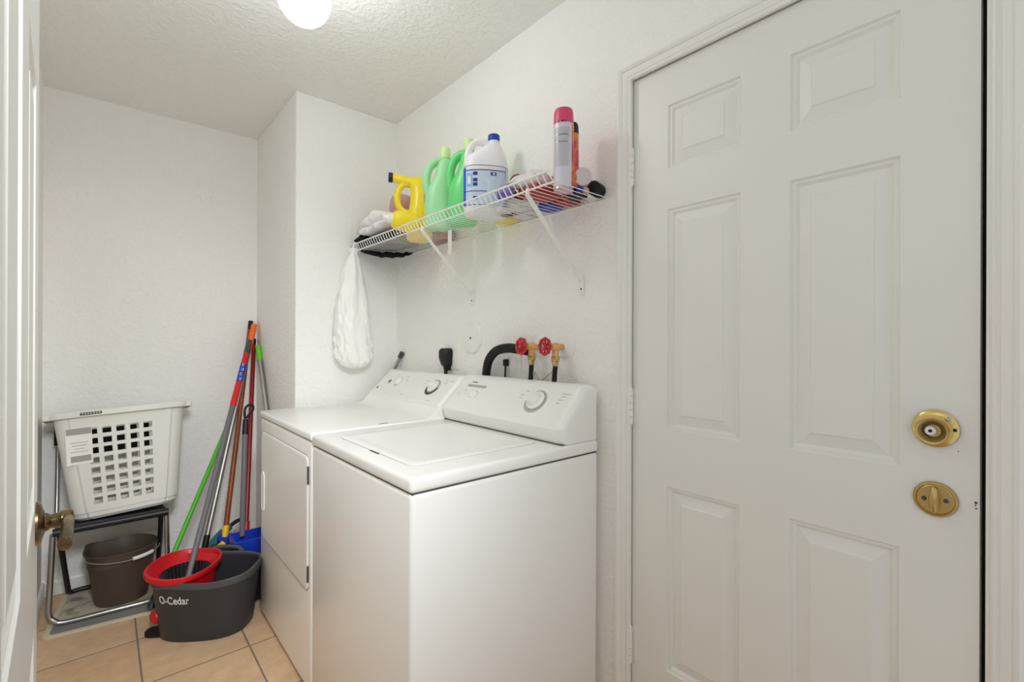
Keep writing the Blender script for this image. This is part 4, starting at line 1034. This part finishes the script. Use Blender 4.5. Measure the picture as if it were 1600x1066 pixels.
# upright dustpan
p0 = Vector((.526, 2.640, .262)); p1 = Vector((.560, 2.75, .775))
t = stick('upright_dustpan', 'royal blue upright dustpan with grey handle and black hook', 'dustpan', Vector((.52, 2.56, 0)), p1, [])
put(MB().cyl(p0, p1, .0125, seg=18), 'handle_pole', 'greyp', t)
put(MB().tube([p1-Vector((.002, .007, .03)), p1+Vector((.004, .012, .045))], [.0145, .0125], 14), 'hook_socket', 'black', t)
hk = [p1+Vector(q) for q in ((.004, .012, .035), (.000, .014, .075), (.006, .02, .105), (.026, .02, .118), (.040, .02, .108), (.038, .016, .088), (.022, .014, .070), (.010, .012, .050))]
put(MB().tube(smooth_path(hk, 5), .0062, 10), 'hook', 'black', t)
pan = MB()
def pr(z, x0, x1, y0, y1): return [Vector((x0, y0, z)), Vector((x1, y0, z)), Vector((x1, y1, z)), Vector((x0, y1, z))]
pan.loft([pr(.170, .500, .672, 2.545, 2.672), pr(.235, .478, .684, 2.530, 2.680), pr(.272, .472, .688, 2.535, 2.684), pr(.272, .482, .680, 2.550, 2.676), pr(.19, .508, .664, 2.555, 2.665)])
put(pan, 'pan_hood', 'bluep', t)
put(MB().loft([pr(.0, .518, .670, 2.480, 2.640), pr(.02, .514, .676, 2.475, 2.650), pr(.178, .510, .672, 2.530, 2.670)]), 'pan_body', 'black', t)
# silver pole with green grip
p0 = Vector((.690, 2.881, .853)); p1 = Vector((.690, 3.073, 1.199))
stick('telescopic_pole', 'silver pole with lime green top leaning on the alcove wall', 'pole', ext(p0, p1, -2.42), p1, [('pole', 0, .945, .0130, 'alu'), ('green_grip', .925, 1, .0150, 'lime'), ('grip_band', .905, .918, .0125, 'yelpouch')])
# teal brush
t = thing('hand_brush', 'teal hand brush with black handle behind the blue dustpan', 'brush', (.50, 2.86, .02))
put(MB().tube(smooth_path([(.405, 2.84, .10), (.436, 2.85, .175), (.475, 2.88, .205), (.52, 2.91, .230)], 5), [.018]*4+[.024]*8+[.018]*4, 14), 'bristles', 'teal', t)
put(MB().tube(smooth_path([(.515, 2.905, .228), (.548, 2.92, .245), (.575, 2.925, .248), (.590, 2.92, .225), (.575, 2.91, .200)], 5), .010, 10), 'handle', 'black', t)
put(MB().tube([(.420, 2.845, .12), (.40, 2.86, .02)], .012, 10), 'foot', 'teal', t)
